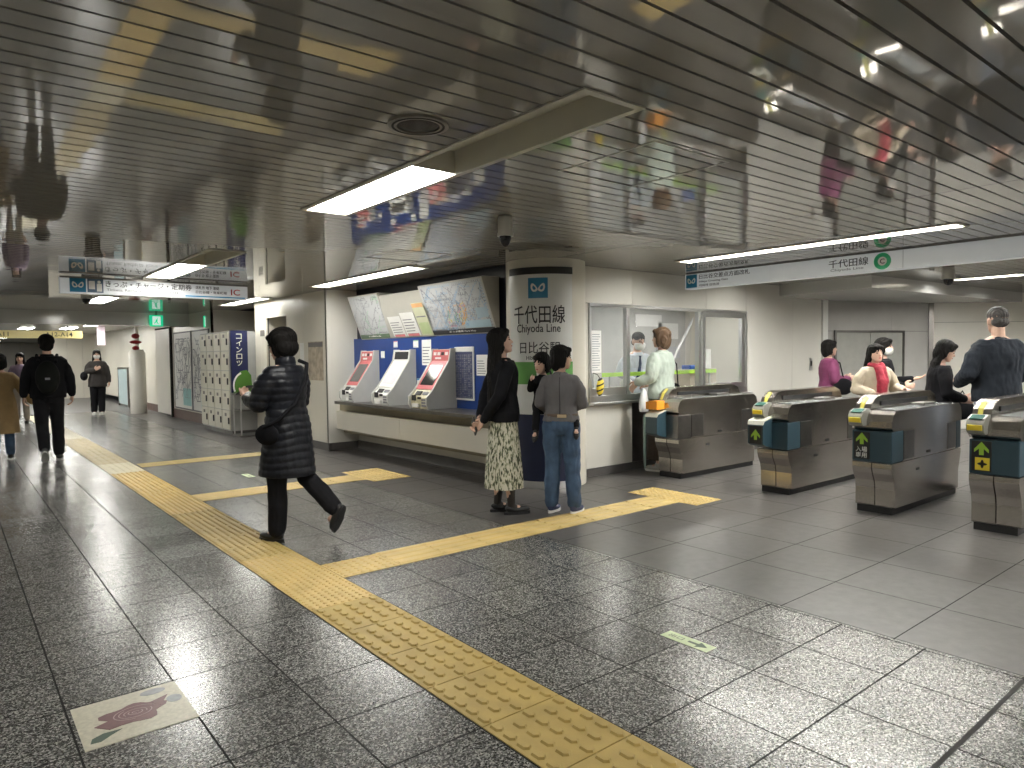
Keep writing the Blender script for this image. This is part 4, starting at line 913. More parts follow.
# ------------------------------------------------------------------ people
SKIN = mat('skin', (.62, .40, .30), .55, vary=.05, vscale=20); SKINB = mat('skin_tan', (.50, .32, .23), .55, vary=.05, vscale=20)
HAIR = mat('black_hair', (.007, .006, .0055), .62, spec=.16, bump=.6, bscale=60, stretch=(6, 6, .5))
HAIRB = mat('brown_hair', (.085, .045, .02), .42, bump=.6, bscale=60, stretch=(6, 6, .5), vary=.3, vscale=20)
HAIRG = mat('grey_hair', (.055, .05, .047), .6, bump=.6, bscale=120, vary=.4, vscale=12)
EYEM = mat('eye_dark', (.02, .015, .012), .25, vary=.1); LIPM = mat('lip', (.45, .14, .12), .5, vary=.05)

def solid(mb, name, m, parent, vox=.008, smooth=3, disp=None, label=None):
    """one continuous closed surface out of overlapping closed pieces"""
    me = mb.mesh('t'); bm = bmesh.new(); bm.from_mesh(me); bmesh.ops.recalc_face_normals(bm, faces=bm.faces); bm.to_mesh(me); bm.free()
    to = bpy.data.objects.new('t', me); COL.objects.link(to)
    r = to.modifiers.new('r', 'REMESH'); r.mode = 'VOXEL'; r.voxel_size = vox; r.use_smooth_shade = True
    if smooth:
        s = to.modifiers.new('s', 'SMOOTH'); s.factor = .5; s.iterations = smooth
    dg = bpy.context.evaluated_depsgraph_get(); dg.update()
    out = bpy.data.meshes.new_from_object(to.evaluated_get(dg)); bpy.data.objects.remove(to); bpy.data.meshes.remove(me)
    if disp:
        ns = [v.normal.copy() for v in out.vertices]
        for v, n in zip(out.vertices, ns): v.co += n*disp(v.co, n)
    out.materials.clear(); out.materials.append(m); out.name = name
    for p in out.polygons: p.use_smooth = True
    return link(name, out, parent, 0, label)

def wr(amp, f=14., st=(1, 1, .6)):
    return lambda c, n: amp*noise.noise(Vector((c.x*f*st[0], c.y*f*st[1], c.z*f*st[2])))+amp*.5*noise.noise(Vector((c.x*f*2.3, c.y*f*2.3, c.z*f*1.2+9)))

def limb(mb, pts, rad, n=12):
    pts = [Vector(p) for p in pts]; P2 = []; R2 = []
    for i in range(len(pts)-1):
        for k in range(3):
            f = k/3; P2.append(pts[i].lerp(pts[i+1], f)); R2.append(rad[i]+(rad[i+1]-rad[i])*f)
    P2.append(pts[-1]); R2.append(rad[-1]); mb.tube(P2, R2, n)
    for p, r in zip(pts, rad): mb.ell(p, (r*.99,)*3, None, n, 6)

def hand(mb, wrist, d, nrm, side, curl=.5, s=1., fat=1.):
    d = Vector(d).normalized(); nrm = Vector(nrm); nrm = (nrm-d*nrm.dot(d)).normalized(); w = d.cross(nrm)*side; W_ = Vector(wrist)
    M = Matrix((w, d, nrm)).transposed()
    mb.ell(W_+d*.045*s, (.040*s, .052*s, .016*s*fat), None, 12, 6, M); mb.ell(W_+d*.01*s, (.028*s, .03*s, .018*s), None, 10, 6, M)
    for k, (off, L) in enumerate([(-.029, .90), (-.010, 1.), (.010, .95), (.028, .76)]):
        p = W_+d*.085*s+w*off*s; pts = [W_+d*.06*s+w*off*s, p]; a = curl*.35
        for seg in (.036, .026, .020):
            a += curl*.75; p = p+(d*cos(a)+nrm*sin(a))*seg*L*s; pts.append(p)
        rr = .0088*s*fat; limb(mb, pts, [rr, rr, rr*.96, rr*.9, rr*.82], 8)
    p0 = W_+d*.02*s-w*.030*s; p1 = p0+(d*.55-w*.75+nrm*.35).normalized()*.036*s; p2 = p1+(d*.85-w*.25+nrm*.5*max(curl, .3)).normalized()*.030*s; p3 = p2+(d*.9+nrm*.5*curl+w*.05).normalized()*.022*s
    limb(mb, [p0, p1, p2, p3], [.013*s*fat, .0115*s*fat, .0105*s*fat, .008*s*fat], 8)

HEADR = [(.000, .020, .026, -.058), (.012, .040, .044, -.048), (.035, .055, .062, -.032), (.065, .064, .078, -.018), (.095, .070, .088, -.008), (.125, .074, .094, .0), (.155, .075, .096, .004), (.185, .067, .086, .006), (.208, .048, .062, .007), (.222, .016, .022, .007)]

def person(name_label, loc, face, h, pose=None, skin=SKIN, hair='bob', hairm=HAIR, hyaw=0, hpitch=0, hroll=0, lean=0, top=None, bottom=None, shoes=None, mask=False, vox=.009, fem=True, child=False, curl=(.5, .5), palm=None, facefeat=True, group=None, hand_on=(1, 1), feet=True, wscale=1., frontlock=False):
    s = h/1.65; J = dict(ShL=(.165, .0, 1.35), ElL=(.205, .03, 1.09), WrL=(.215, -.04, .85), HdL=(0, -.15, -1), PnL=(-1, 0, 0),
                         ShR=(-.165, .0, 1.35), ElR=(-.205, .03, 1.09), WrR=(-.215, -.04, .85), HdR=(0, -.15, -1), PnR=(1, 0, 0),
                         HiL=(.085, 0, .88), KnL=(.09, -.02, .47), AnL=(.095, .02, .085), ToL=(.02, -1, -.0),
                         HiR=(-.085, 0, .88), KnR=(-.09, -.02, .47), AnR=(-.095, .02, .085), ToR=(-.02, -1, -.0))
    J.update(pose or {})
    cl, sl = cos(lean), sin(lean)
    def T(z, y=0., x=0.):
        if z <= .9: return Vector((x, y, z))
        q = z-.9; return Vector((x, y*cl-q*sl, .9+q*cl+y*sl*0))
    J = {k: Vector(v) for k, v in J.items()}
    for k in ('ShL', 'ShR'):
        if not (pose and k in pose): J[k] = T(J[k].z, J[k].y, J[k].x)
    ws = wscale
    spine = [(.78, .125, .085), (.84, .155, .105), (.92, .165, .112), (1.0, .145, .098), (1.08, .128, .088), (1.18, .140, .100), (1.27, .155, .100), (1.34, .150, .080), (1.385, .105, .066), (1.41, .062, .056)]
    if not fem: spine = [(.78, .125, .09), (.84, .15, .105), (.92, .155, .108), (1.0, .148, .102), (1.08, .148, .10), (1.18, .162, .108), (1.27, .175, .108), (1.34, .172, .088), (1.39, .115, .07), (1.42, .064, .06)]
    def torso(mb, z0, z1, m=0., n=20, flare=None, back=0.):
        rings = []; zz = [r for r in spine if z0 <= r[0] <= z1]
        for z, rx, ry in zz:
            if flare: f = flare(z); rx, ry = (rx+m)*f, (ry+m)*f
            else: rx, ry = rx+m, ry+m
            c = T(z); up = (T(z+.01)-T(z-.01)).normalized(); fwv = Vector((1, 0, 0)).cross(up)
            rings.append([(c+Vector((1, 0, 0))*rx*ws*cos(2*pi*i/n)+fwv*ry*ws*sin(2*pi*i/n)) for i in range(n)])
        mb.loft(rings)
    # head transform
    nb = T(1.40); hc = T(1.445); HM = Matrix.Rotation(hyaw, 4, 'Z') @ Matrix.Rotation(hroll, 4, 'Y') @ Matrix.Rotation(hpitch, 4, 'X')
    HM3 = HM.to_3x3(); hs = 1.0 if not child else 1.35
    def HP_(x, y, z): return hc+HM3 @ (Vector((x, y, z-.0))*hs)
    root = None
    # body
    mb = MB(); torso(mb, .78, 1.42, -.012)
    limb(mb, [nb+Vector((0, .012, -.03)), HP_(0, .010, .05)], [.054, .050])
    n = 20; mb.loft([[HP_(rx*cos(2*pi*i/n), cy+ry*sin(2*pi*i/n), z) for i in range(n)] for z, rx, ry, cy in HEADR])
    mb.loft([[HP_(a*cos(2*pi*i/8), -.088-b+c*sin(2*pi*i/8), z) for i in range(8)] for z, a, b, c in [(.072, .008, .004, .006), (.080, .015, .018, .014), (.092, .012, .016, .014), (.115, .007, .005, .010), (.13, .004, -.002, .006)]])
    for sx in (-1, 1): mb.ell(HP_(sx*.076, .008, .098), (.011*hs, .018*hs, .030*hs), None, 10, 6, HM3)
    mb.ell(HP_(0, -.088, .052), (.022*hs, .012*hs, .012*hs), None, 10, 6, HM3)
    for k, sd in (('L', 1), ('R', -1)):
        limb(mb, [J['Sh'+k]+Vector((-sd*.035, 0, -.036)), J['El'+k], J['Wr'+k]], [.038, .033, .024])
        if hand_on[0 if k == 'L' else 1]: hand(mb, J['Wr'+k], J['Hd'+k], J['Pn'+k], sd, curl[0 if k == 'L' else 1], 1., 1.0 if vox < .012 else 1.35)
        if feet:
            kn, an = J['Kn'+k], J['An'+k]; calf = kn.lerp(an, .33)+Vector((0, .012, 0))
            limb(mb, [J['Hi'+k], J['Hi'+k].lerp(kn, .5), kn, calf, an], [.075, .062, .048, .048, .030])
            to = J['To'+k].normalized(); mb.ell(an+to*.06+Vector((0, 0, -.035)), (.038, .038, .03)); mb.ell(an+to*.01+Vector((0, 0, -.035)), (.03, .03, .035))
    def fin(mb_, nm, m, vx=vox, sm=2, disp=None, label=None, par=None):
        for i, v in enumerate(mb_.v): mb_.v[i] = tuple(Vector(v)*s)
        return solid(mb_, nm, m, par, vx, sm, disp, label)
    root = fin(mb, 'person', skin, min(vox, .007) if vox < .012 else .009, 2)
    root.location = loc; root.rotation_euler = (0, 0, atan2(face[0], -face[1])); tag(root, name_label, 'person', group)
    C = lambda mb_, nm, m, disp=None, vx=vox, sm=2, label=None: fin(mb_, nm, m, vx, sm, disp, label, root)
    if facefeat:
        for sx in (-1, 1):
            mb = MB(); mb.ell(HP_(sx*.031, -.083, .113), (.014*hs, .008*hs, .0065*hs), EYEM, 10, 6, HM3)
            for i, v in enumerate(mb.v): mb.v[i] = tuple(Vector(v)*s)
            mb.obj('eye', EYEM, root)
            mb = MB(); mb.ell(HP_(sx*.032, -.086, .131), (.019*hs, .006*hs, .0035*hs), hairm, 10, 6, HM3)
            for i, v in enumerate(mb.v): mb.v[i] = tuple(Vector(v)*s)
            mb.obj('eyebrow', hairm, root)
        if not mask:
            mb = MB(); mb.ell(HP_(0, -.096, .053), (.021*hs, .008*hs, .0075*hs), LIPM, 10, 6, HM3)
            for i, v in enumerate(mb.v): mb.v[i] = tuple(Vector(v)*s)
            mb.obj('lips', LIPM, root)
    if mask:
        mb = MB(); n = 16
        mb.loft([[HP_(rx*cos(2*pi*i/n), -.045+ry*sin(2*pi*i/n), z) for i in range(n)] for z, rx, ry in [(.0, .045, .035), (.012, .058, .052), (.04, .070, .068), (.07, .076, .070), (.088, .074, .066), (.094, .05, .05)]])
        C(mb, 'face_mask', WHITE, None, .008, 1)
    # hair
    mb = MB()
    if hair == 'short':
        mb.ell(HP_(0, .016, .150), (.094*hs, .108*hs, .094*hs), None, 16, 10, HM3); mb.ell(HP_(0, .05, .085), (.082*hs, .062*hs, .075*hs), None, 14, 8, HM3)
    elif hair == 'crop':
        mb.ell(HP_(0, .004, .158), (.080*hs, .101*hs, .078*hs), None, 16, 10, HM3); mb.ell(HP_(0, .045, .095), (.069*hs, .057*hs, .05*hs), None, 14, 8, HM3)
    else:
        mb.ell(HP_(0, .012, .150), (.092*hs, .106*hs, .092*hs), None, 16, 10, HM3)
        mb.ell(HP_(0, -.068, .190), (.062*hs, .035*hs, .030*hs), None, 14, 8, HM3)
        zb = {'bob': -.022, 'long': -.02, 'vlong': -.02, 'fluffy': .0}[hair]
        mb.ell(HP_(0, .045, .09), (.094*hs, .068*hs, (.100-zb)*hs), None, 16, 10, HM3)
        for sx in (-1, 1): mb.ell(HP_(sx*.078, .012 if 'long' in hair else .004, .085), (.018*hs, .040*hs, .085*hs), None, 12, 8, HM3)
        if hair == 'fluffy': mb.ell(HP_(0, .03, .15), (.112, .115, .098), None, 16, 10, HM3); mb.ell(HP_(0, .05, .08), (.108, .08, .085), None, 16, 10, HM3)
        if hair in ('long', 'vlong'):
            L = .26 if hair == 'long' else .42; nn = 16; front = -.07 if frontlock else .09; b0 = HP_(0, .055, .09)
            rings = []
            for k in range(9):
                f = k/8; z = b0.z-f*(L+.09); sh = T(max(z, 1.0)); yb = max(b0.y, 0)*(1-f)+(sh.y+.115)*f if f > .15 else b0.y
                cx = b0.x*(1-f); rx = .088+.028*sin(pi*min(1, f*1.3))-.045*f*f; ry = .052-.022*f
                rings.append([Vector((cx+rx*cos(2*pi*i/nn), yb+ry*sin(2*pi*i/nn)*(1+.0*f), z)) for i in range(nn)])
            mb.loft(rings)
            for sx in (-1, 1): limb(mb, [HP_(sx*.074, .03, .09), HP_(sx*.078, .04, .0), T(1.36, .06, sx*.09), T(1.24, front, sx*.11)], [.024, .026, .024, .010])
    C(mb, 'hair', hairm, lambda c, n: .0035*sin(c.x*260+c.y*170+6*noise.noise(c*9))*1., min(vox, .009), 2)
    # garments
    if top:
        mb = MB(); m = top.get('m', .014); zb = top.get('z', .86)
        def fl(z):
            f = 1.
            return f
        if zb < .78:      # coat: skirt part below the hips
            n = 24; w0, w1 = top.get('hem', (.21, .16)); rings = []
            for k in range(7):
                f = k/6; z = zb+(.92-zb)*f; rx = w0+(.165+m-w0)*f; ry = w1+(.112+m-w1)*f; off = top.get('hemoff', (0, 0))
                rings.append([Vector((off[0]*(1-f)+rx*cos(2*pi*i/n), off[1]*(1-f)+ry*sin(2*pi*i/n), z)) for i in range(n)])
            mb.loft(rings); torso(mb, .84, 1.40 if not top.get('v') else 1.36, m)
        else:
            torso(mb, zb-.001, 1.40, m); mb.lathe([(.085+m*.5, 0), (.070+m*.3, .03), (.058+m*.2, .045)], nb+Vector((0, .004, -.035)), 20)
            if zb > .86: pass
        sr = top.get('sleeve', .015)
        for k in ('L', 'R'):
            sh, el, wr_ = J['Sh'+k], J['El'+k], J['Wr'+k]; e = top.get('cuff', .93)
            wv = el.lerp(wr_, e); limb(mb, [sh+Vector((-.03 if k == 'L' else .03, 0, -.018-sr*.75)), sh.lerp(el, .5), el, el.lerp(wr_, .5), wv], [.050+sr, .046+sr, .040+sr, .034+sr, .028+sr*.8])
        if top.get('collar'): mb.lathe([(.070, 0), (.080, .02), (.072, top['collar']), (.055, top['collar'])], nb+Vector((0, .008, -.03)))
        d = top.get('disp') or wr(top.get('wr', .006))
        C(mb, top.get('name', 'jumper'), top['mat'], d, vox, top.get('sm', 3))
        if top.get('inner'):
            mb = MB(); mb.ell(T(1.30, -.075), (.055, .05, .11)); C(mb, top.get('inner_name', 'shirt'), top['inner'], wr(.006))
    if bottom:
        if bottom['kind'] == 'trousers':
            mb = MB(); torso(mb, .78, 1.0, bottom.get('m', .010)); r = bottom.get('r', .016)
            for k in ('L', 'R'):
                hi, kn, an = J['Hi'+k], J['Kn'+k], J['An'+k]
                limb(mb, [hi, hi.lerp(kn, .5), kn, kn.lerp(an, .5)+Vector((0, .008, 0)), kn.lerp(an, bottom.get('end', .92))], [.080+r, .068+r, .054+r, .052+r, .042+r*bottom.get('cuff', 1.2)])
            C(mb, 'trousers', bottom['mat'], wr(bottom.get('wr', .006), 16), vox, 2)
            if bottom.get('belt'):
                mb = MB(); n = 24; z = .985; c = T(z); mb.loft([[Vector((c.x+(rx)*ws*cos(2*pi*i/n), c.y+ry*ws*sin(2*pi*i/n), zz)) for i in range(n)] for zz, rx, ry in [(z-.018, .168, .120), (z-.016, .172, .124), (z+.016, .170, .122), (z+.018, .166, .118)]]); C(mb, 'belt', bottom['belt'], None, vox, 0)
        else:
            mb = MB(); n = 72; zb = bottom['z']; w0, w1 = bottom.get('hem', (.24, .20)); rings = []
            for k in range(22):
                f = k/21; z = 1.02-(1.02-zb)*f; g = min(1, f*1.1)**.75; rx = .140+(w0-.140)*g; ry = .098+(w1-.098)*g
                if f < .3: rx = max(rx, .168); ry = max(ry, .118)
                rings.append([Vector((rx*(1+bottom.get('pleat', .05)*f*sin(14*2*pi*i/n+2*sin(i*.7)))*cos(2*pi*i/n), ry*(1+bottom.get('pleat', .05)*f*sin(14*2*pi*i/n+2*sin(i*.7)))*sin(2*pi*i/n), z)) for i in range(n)])
            mb.loft(rings)
            for i, v in enumerate(mb.v): mb.v[i] = tuple(Vector(v)*s)
            mb.obj('skirt', bottom['mat'], root)
    if shoes and feet:
        for k in ('L', 'R'):
            an = J['An'+k]; to = J['To'+k].normalized(); side = to.cross(Vector((0, 0, 1))).normalized() if abs(to.z) < .9 else Vector((1, 0, 0)); upv = side.cross(to); M = Matrix((side, to, upv)).transposed()
            low = an-upv*.058
            mb = MB(); mb.ell(low+to*.065+upv*.012, (.046, .115, .034), None, 14, 8, M); mb.ell(low-to*.005+upv*.03, (.038, .058, .05 if not shoes.get('flat') else .025), None, 12, 8, M)
            if shoes.get('high', 1) and not shoes.get('flat'): mb.ell(low+upv*.055+to*.005, (.036, .045, .035), None, 12, 8, M)
            C(mb, 'shoe', shoes['mat'], None, min(vox, .008), 2)
            mb = MB(); n = 20
            out = [(.044*sin(2*pi*i/n)*(1.08 if cos(2*pi*i/n) > 0 else .86), .055+.125*cos(2*pi*i/n)) for i in range(n)]
            base = low-upv*.027
            mb.prism(out, lambda a, b: tuple((base+side*a+to*b)*s), lambda a, b: tuple((base+side*a+to*b+upv*.024)*s)); mb.obj('sole', shoes.get('sole', BLACK), root)
            if shoes.get('sock'):
                mb = MB(); limb(mb, [an+to*.05-upv*.045, an-upv*.01, an.lerp(J['Kn'+k], .30), an.lerp(J['Kn'+k], .55)], [.036, .035, .040, .053]); C(mb, 'sock', shoes['sock'], None, min(vox, .008), 1)
    return root, s, T, J, HP_

def W(root, p):     # local -> world of an unscaled figure root
    c, s_ = cos(root.rotation_euler.z), sin(root.rotation_euler.z); p = Vector(p)
    return Vector((root.location.x+c*p.x-s_*p.y, root.location.y+s_*p.x+c*p.y, root.location.z+p.z))
def attach(t, root): t.location = root.location; t.rotation_euler = root.rotation_euler
VR = Vector((.776, -.63, 0)); VF = Vector((.629, .776, 0))       # picture right, picture depth
def dirp(right, away): v = VR*right+VF*away; return (v.x, v.y)

BLK = mat('black_cloth', (.010, .010, .012), .85, spec=.12, bump=.2, bscale=200, vary=.15); BLK2 = mat('black_trousers', (.012, .012, .014), .85, spec=.12, vary=.1)
PUFF = mat('puffer_nylon', (.007, .008, .012), .45, spec=.3, bump=.15, bscale=60, vary=.1)
SHOEB = mat('black_shoe', (.012, .012, .012), .45, vary=.1)

# 1 woman in the long quilted coat, walking to the left with a phone
def quilt(c, n): return .0075*abs(sin(c.z*pi/.058+1.2*noise.noise(Vector((c.x*4, c.y*4, c.z*2)))))**.6+.003*noise.noise(c*25)-.004
coat, s, T, J, H_ = person('person in long black quilted puffer coat walking left while looking at phone', (2.09, 5.40, 0), dirp(-.88, .42), 1.64,
    pose=dict(
              ElL=(.21, -.09, 1.10), WrL=(.11, -.30, 1.13), HdL=(-.3, -1, .25), PnL=(-.6, 0, 1), ElR=(-.215, -.06, 1.10), WrR=(-.13, -.27, 1.12), HdR=(.3, -1, .2), PnR=(.6, 0, 1)) | dict(KnR=(-.09, .10, .49), AnR=(-.10, .37, .26), ToR=(0, -.45, -.9), KnL=(.09, -.04, .47), AnL=(.10, -.04, .085)),
    hair='fluffy', hpitch=.28, hyaw=.1, lean=.03, top=dict(mat=PUFF, name='quilted_coat', m=.040, z=.52, hem=(.215, .225), sleeve=.036, collar=.09, disp=quilt, sm=3, hemoff=(0, -.015)),
    bottom=dict(kind='trousers', mat=BLK2, r=.022, end=.98), shoes=dict(mat=SHOEB, sole=BLACK, sock=mat('grey_sock', (.2, .2, .2), .8, vary=.1)), vox=.008, curl=(.8, .8))
t = thing('phone', 'dark phone held by the puffer coat walker', 'phone'); attach(t, coat)
mb = MB().box(-.036, .036, -.075, .075, -.005, .005); o = mb.obj('body', BLACK, t, .003); o.matrix_local = Matrix.Translation(Vector((.03, -.42, 1.19))*s) @ Matrix.Rotation(.5, 4, 'X')
mb = MB().box(-.033, .033, -.07, .07, .0052, .006); o = mb.obj('screen', SCRB, t); o.matrix_local = Matrix.Translation(Vector((.03, -.42, 1.19))*s) @ Matrix.Rotation(.5, 4, 'X')
t = thing('shoulder_bag', 'black shoulder bag worn across the puffer coat back', 'bag'); attach(t, coat)
mb = MB(); ring = [(-.09, .10, 1.40), (-.02, .175, 1.28), (.10, .185, 1.10), (.225, .10, .95), (.26, .0, .90)]
mb.tube([Vector(p)*s for p in [(-.115, .03, 1.425), (-.10, .12, 1.40), (-.02, .178, 1.28), (.10, .180, 1.10), (.215, .11, .97), (.255, .0, .92)]], .016, 8); mb.obj('strap', BLK, t)
mb = MB(); mb.ell(Vector((.225, .0, .86))*s, (.035, .12, .085), None, 14, 8); solid(mb, 'pouch', BLK, t, .01, 1, wr(.006))

# 2 long haired woman in printed skirt
SK = mat('printed_skirt', (.5, .5, .4), .8); q = NB(SK); tc = q.n('ShaderNodeTexCoord'); mp = q.n('ShaderNodeMapping'); mp.inputs['Scale'].default_value = (1, 1, .38); q.l(tc.outputs['Object'], mp.inputs[0])
no = q.n('ShaderNodeTexNoise'); no.inputs['Scale'].default_value = 62; no.inputs['Detail'].default_value = 3; q.l(mp.outputs[0], no.inputs['Vector'])
r = q.n('ShaderNodeValToRGB'); e = r.color_ramp.elements; e[0].position = .40; e[0].color = (.045, .05, .03, 1); e[1].position = .54; e[1].color = (.56, .54, .44, 1); e2 = e.new(.47); e2.color = (.25, .27, .17, 1)
q.l(no.outputs['Fac'], r.inputs[0]); q.l(r.outputs[0], q.b.inputs['Base Color'])
skirtw, s, T, J, H_ = person('long haired person in black cardigan and printed skirt, hands behind back', (3.93, 4.98, 0), dirp(.93, .34), 1.66,
    pose=dict(ElL=(.20, .10, 1.08), WrL=(.06, .20, .87), HdL=(-.8, .3, -.6), PnL=(0, 1, 0), ElR=(-.20, .10, 1.08), WrR=(-.05, .21, .85), HdR=(.6, .3, -.8), PnR=(0, 1, 0), AnL=(.08, .04, .085), AnR=(-.08, -.04, .085)),
    hair='vlong', hpitch=-.2, hyaw=-.25, top=dict(mat=BLK, name='cardigan', m=.034, z=.82, sleeve=.016, wr=.006), bottom=dict(kind='skirt', mat=SK, z=.24, hem=(.195, .175), pleat=.06),
    shoes=dict(mat=SHOEB, flat=1, sock=mat('sheer_tights', (.03, .025, .022), .6, vary=.1)), vox=.008, curl=(.7, .7))
t = thing('phone', 'black phone held behind the back of the printed skirt person', 'phone'); attach(t, skirtw)
o = MB().box(-.038, .038, -.006, .006, -.08, .08).obj('body', BLACK, t, .004); o.matrix_local = Matrix.Translation(Vector((.03, .265, .80))*s) @ Matrix.Rotation(.75, 4, 'Y')
o = MB().box(-.034, .034, -.0085, -.006, -.075, .075).obj('screen', SCRB, t); o.matrix_local = Matrix.Translation(Vector((.03, .265, .80))*s) @ Matrix.Rotation(.75, 4, 'Y')

# 3 woman in jeans carrying a child on her front
JE = mat('blue_denim', (.045, .085, .15), .8, bump=.3, bscale=150, vary=.35, vscale=7); GREYJ = mat('grey_jumper', (.13, .125, .13), .85, bump=.3, bscale=150, vary=.08)
jeansw, s, T, J, H_ = person('person in grey jumper and blue jeans holding a small child, seen from behind', (4.35, 4.66, 0), dirp(.16, .97), 1.50,
    pose=dict(ElR=(-.218, -.03, 1.09), WrR=(-.09, -.21, 1.03), HdR=(1, -.25, 0), PnR=(0, 1, .3), ElL=(.218, -.03, 1.09), WrL=(.09, -.21, .98), HdL=(-1, -.25, 0), PnL=(0, 1, .3), AnL=(.10, .02, .085), AnR=(-.13, .05, .085), KnR=(-.11, .0, .47), ToR=(-.45, -1, 0), ToL=(-.35, -1, 0)) ,
    hair='bob', hyaw=-1.2, hpitch=.05, top=dict(mat=GREYJ, name='jumper', m=.020, z=.92, sleeve=.014, wr=.009, cuff=.95),
    bottom=dict(kind='trousers', mat=JE, r=.026, end=.93, wr=.010, belt=mat('belt_brown', (.10, .07, .05), .5, vary=.1)), shoes=dict(mat=mat('navy_shoe', (.03, .04, .10), .6, vary=.1), sole=WHITE), vox=.008, wscale=1.02)
mb = MB(); mb.tube([Vector(p)*s for p in [(.0, .085, 1.40), (.003, .125, 1.28), (.0, .127, 1.12), (.0, .134, .98)]], .0035, 6); o = mb.obj('back_seam', INK, jeansw)
mb = MB(); mb.box(-.045, .045, .136, .142, .965, .995)
for i, v in enumerate(mb.v): mb.v[i] = tuple((Vector(v)+Vector((-.02, 0, 0)))*s)
mb.obj('leather_patch', mat('patch', (.45, .35, .22), .6, vary=.1), jeansw)
mb = MB()
for sx in (-1, 1): mb.prism([(sx*.045, .90), (sx*.125, .90), (sx*.12, .80), (sx*.085, .775), (sx*.05, .80)], lambda a, b: tuple(Vector((a, .128, b))*s), lambda a, b: tuple(Vector((a, .138, b))*s))
# the child faces the carrier; its legs straddle her waist
ch, cs, T2, J2, H2 = person('small dark haired child carried on the front of the grey jumper person', (4.355, 4.91, .42), dirp(-.25, -1), .98,
    hand_on=(0, 1), pose=dict(ElL=(.20, -.02, 1.14), WrL=(.14, -.10, 1.02), ElR=(-.18, -.10, 1.18), WrR=(-.12, -.30, 1.34), HdR=(.1, -1, .3),
              KnL=(.50, -.15, .86), AnL=(.58, -.36, .62), ToL=(.1, -.6, -.6), KnR=(-.08, -.12, .82), AnR=(-.06, -.32, .56), ToR=(-.1, -.6, -.6)),
    hair='bob', child=True, hyaw=-.5, hpitch=.2, top=dict(mat=BLK, name='child_jacket', m=.02, z=.84, sleeve=.02), bottom=dict(kind='trousers', mat=BLK2, r=.012), shoes=dict(mat=SHOEB), vox=.009, curl=(.6, .6))

# 4 woman at the office window
MINT = mat('mint_jumper', (.40, .46, .40), .85, bump=.3, bscale=120, vary=.05)
mintw, s, T, J, H_ = person('brown bob haired person in mint jumper standing at the office window', (6.82, 5.50, 0), (-.12, 1), 1.73,
    pose=dict(ElR=(-.22, -.05, 1.10), WrR=(-.13, -.22, .99), HdR=(.3, -1, .1), PnR=(0, 0, -1), ElL=(.22, -.0, 1.10), WrL=(.28, -.15, 1.04), HdL=(.2, -.5, -.6)), hyaw=.1,
    hair='bob', hairm=HAIRB, top=dict(mat=MINT, name='jumper', m=.036, z=.84, sleeve=.030, wr=.012), bottom=dict(kind='skirt', mat=mat('brown_skirt', (.055, .040, .030), .8, vary=.1), z=.14, hem=(.19, .16), pleat=.03),
    shoes=dict(mat=mat('pale_shoe', (.45, .44, .42), .6, vary=.05), sole=WHITE), vox=.010)
t = thing('handbag', 'black handbag hanging at the right side of the mint jumper person', 'bag'); attach(t, mintw)
mb = MB(); mb.ell(Vector((-.29, -.02, .93))*s, (.05, .12, .10), None, 14, 8); solid(mb, 'pouch', BLK, t, .012, 1); MB().tube([Vector(p)*s for p in [(-.27, -.08, .98), (-.25, -.05, 1.25), (-.23, .0, 1.30), (-.25, .05, 1.25), (-.27, .06, .98)]], .008, 6).obj('strap', BLK, t)
t = thing('carrier_bag', 'translucent white plastic bag held by the mint jumper person', 'bag'); attach(t, mintw)
mb = MB(); rg = []
for z, rx, ry in [(.93, .02, .015), (.88, .05, .03), (.80, .075, .04), (.70, .08, .045), (.66, .07, .035)]: rg.append([(.325+rx*cos(2*pi*i/14)*(1+.1*sin(i*3)), -.04+ry*sin(2*pi*i/14), z+.09) for i in range(14)])
mb.loft(rg); mb.obj('bag', mat('bag_white', (.75, .76, .76), .4, alpha=.85, vary=.04), t)
t = thing('umbrella', 'closed pale green umbrella hanging below the white plastic bag', 'umbrella'); attach(t, mintw)
MB().tube([(.31, -.04, .72), (.31, -.04, .66), (.31, -.04, .12), (.31, -.04, .05)], [.012, .022, .016, .004], 10).obj('canopy', mat('umbrella_green', (.25, .36, .33), .5, vary=.1), t)

# 5 station attendant behind the window
att, s, T, J, H_ = person('masked station attendant in white shirt and tie behind the office window', (7.56, 6.62, 0), (-.35, -.9), 1.74,
    pose=dict(ElR=(-.24, -.10, 1.12), WrR=(-.12, -.33, 1.0), HdR=(.4, -1, 0), PnR=(0, 0, -1), ElL=(.26, -.08, 1.12), WrL=(.20, -.34, .98), HdL=(0, -1, 0), PnL=(0, 0, -1)), lean=.30,
    fem=False, hair='crop', hairm=HAIR, mask=True, hpitch=.1, hyaw=.1, top=dict(mat=mat('white_shirt', (.60, .65, .72), .8, vary=.04), name='shirt', m=.018, z=.84, sleeve=.02, wr=.008, collar=.04), bottom=dict(kind='trousers', mat=BLK2), shoes=dict(mat=SHOEB), vox=.010, curl=(.3, .3))
mb = MB(); a, b, c = T(1.36, -.100)*s, T(1.26, -.125)*s, T(1.02, -.125)*s
mb.tube([a, a.lerp(b, .3), b, c], [.018, .013, .024, .030], 8); mb.obj('tie', mat('tie_navy', (.03, .05, .12), .5, vary=.1), att)

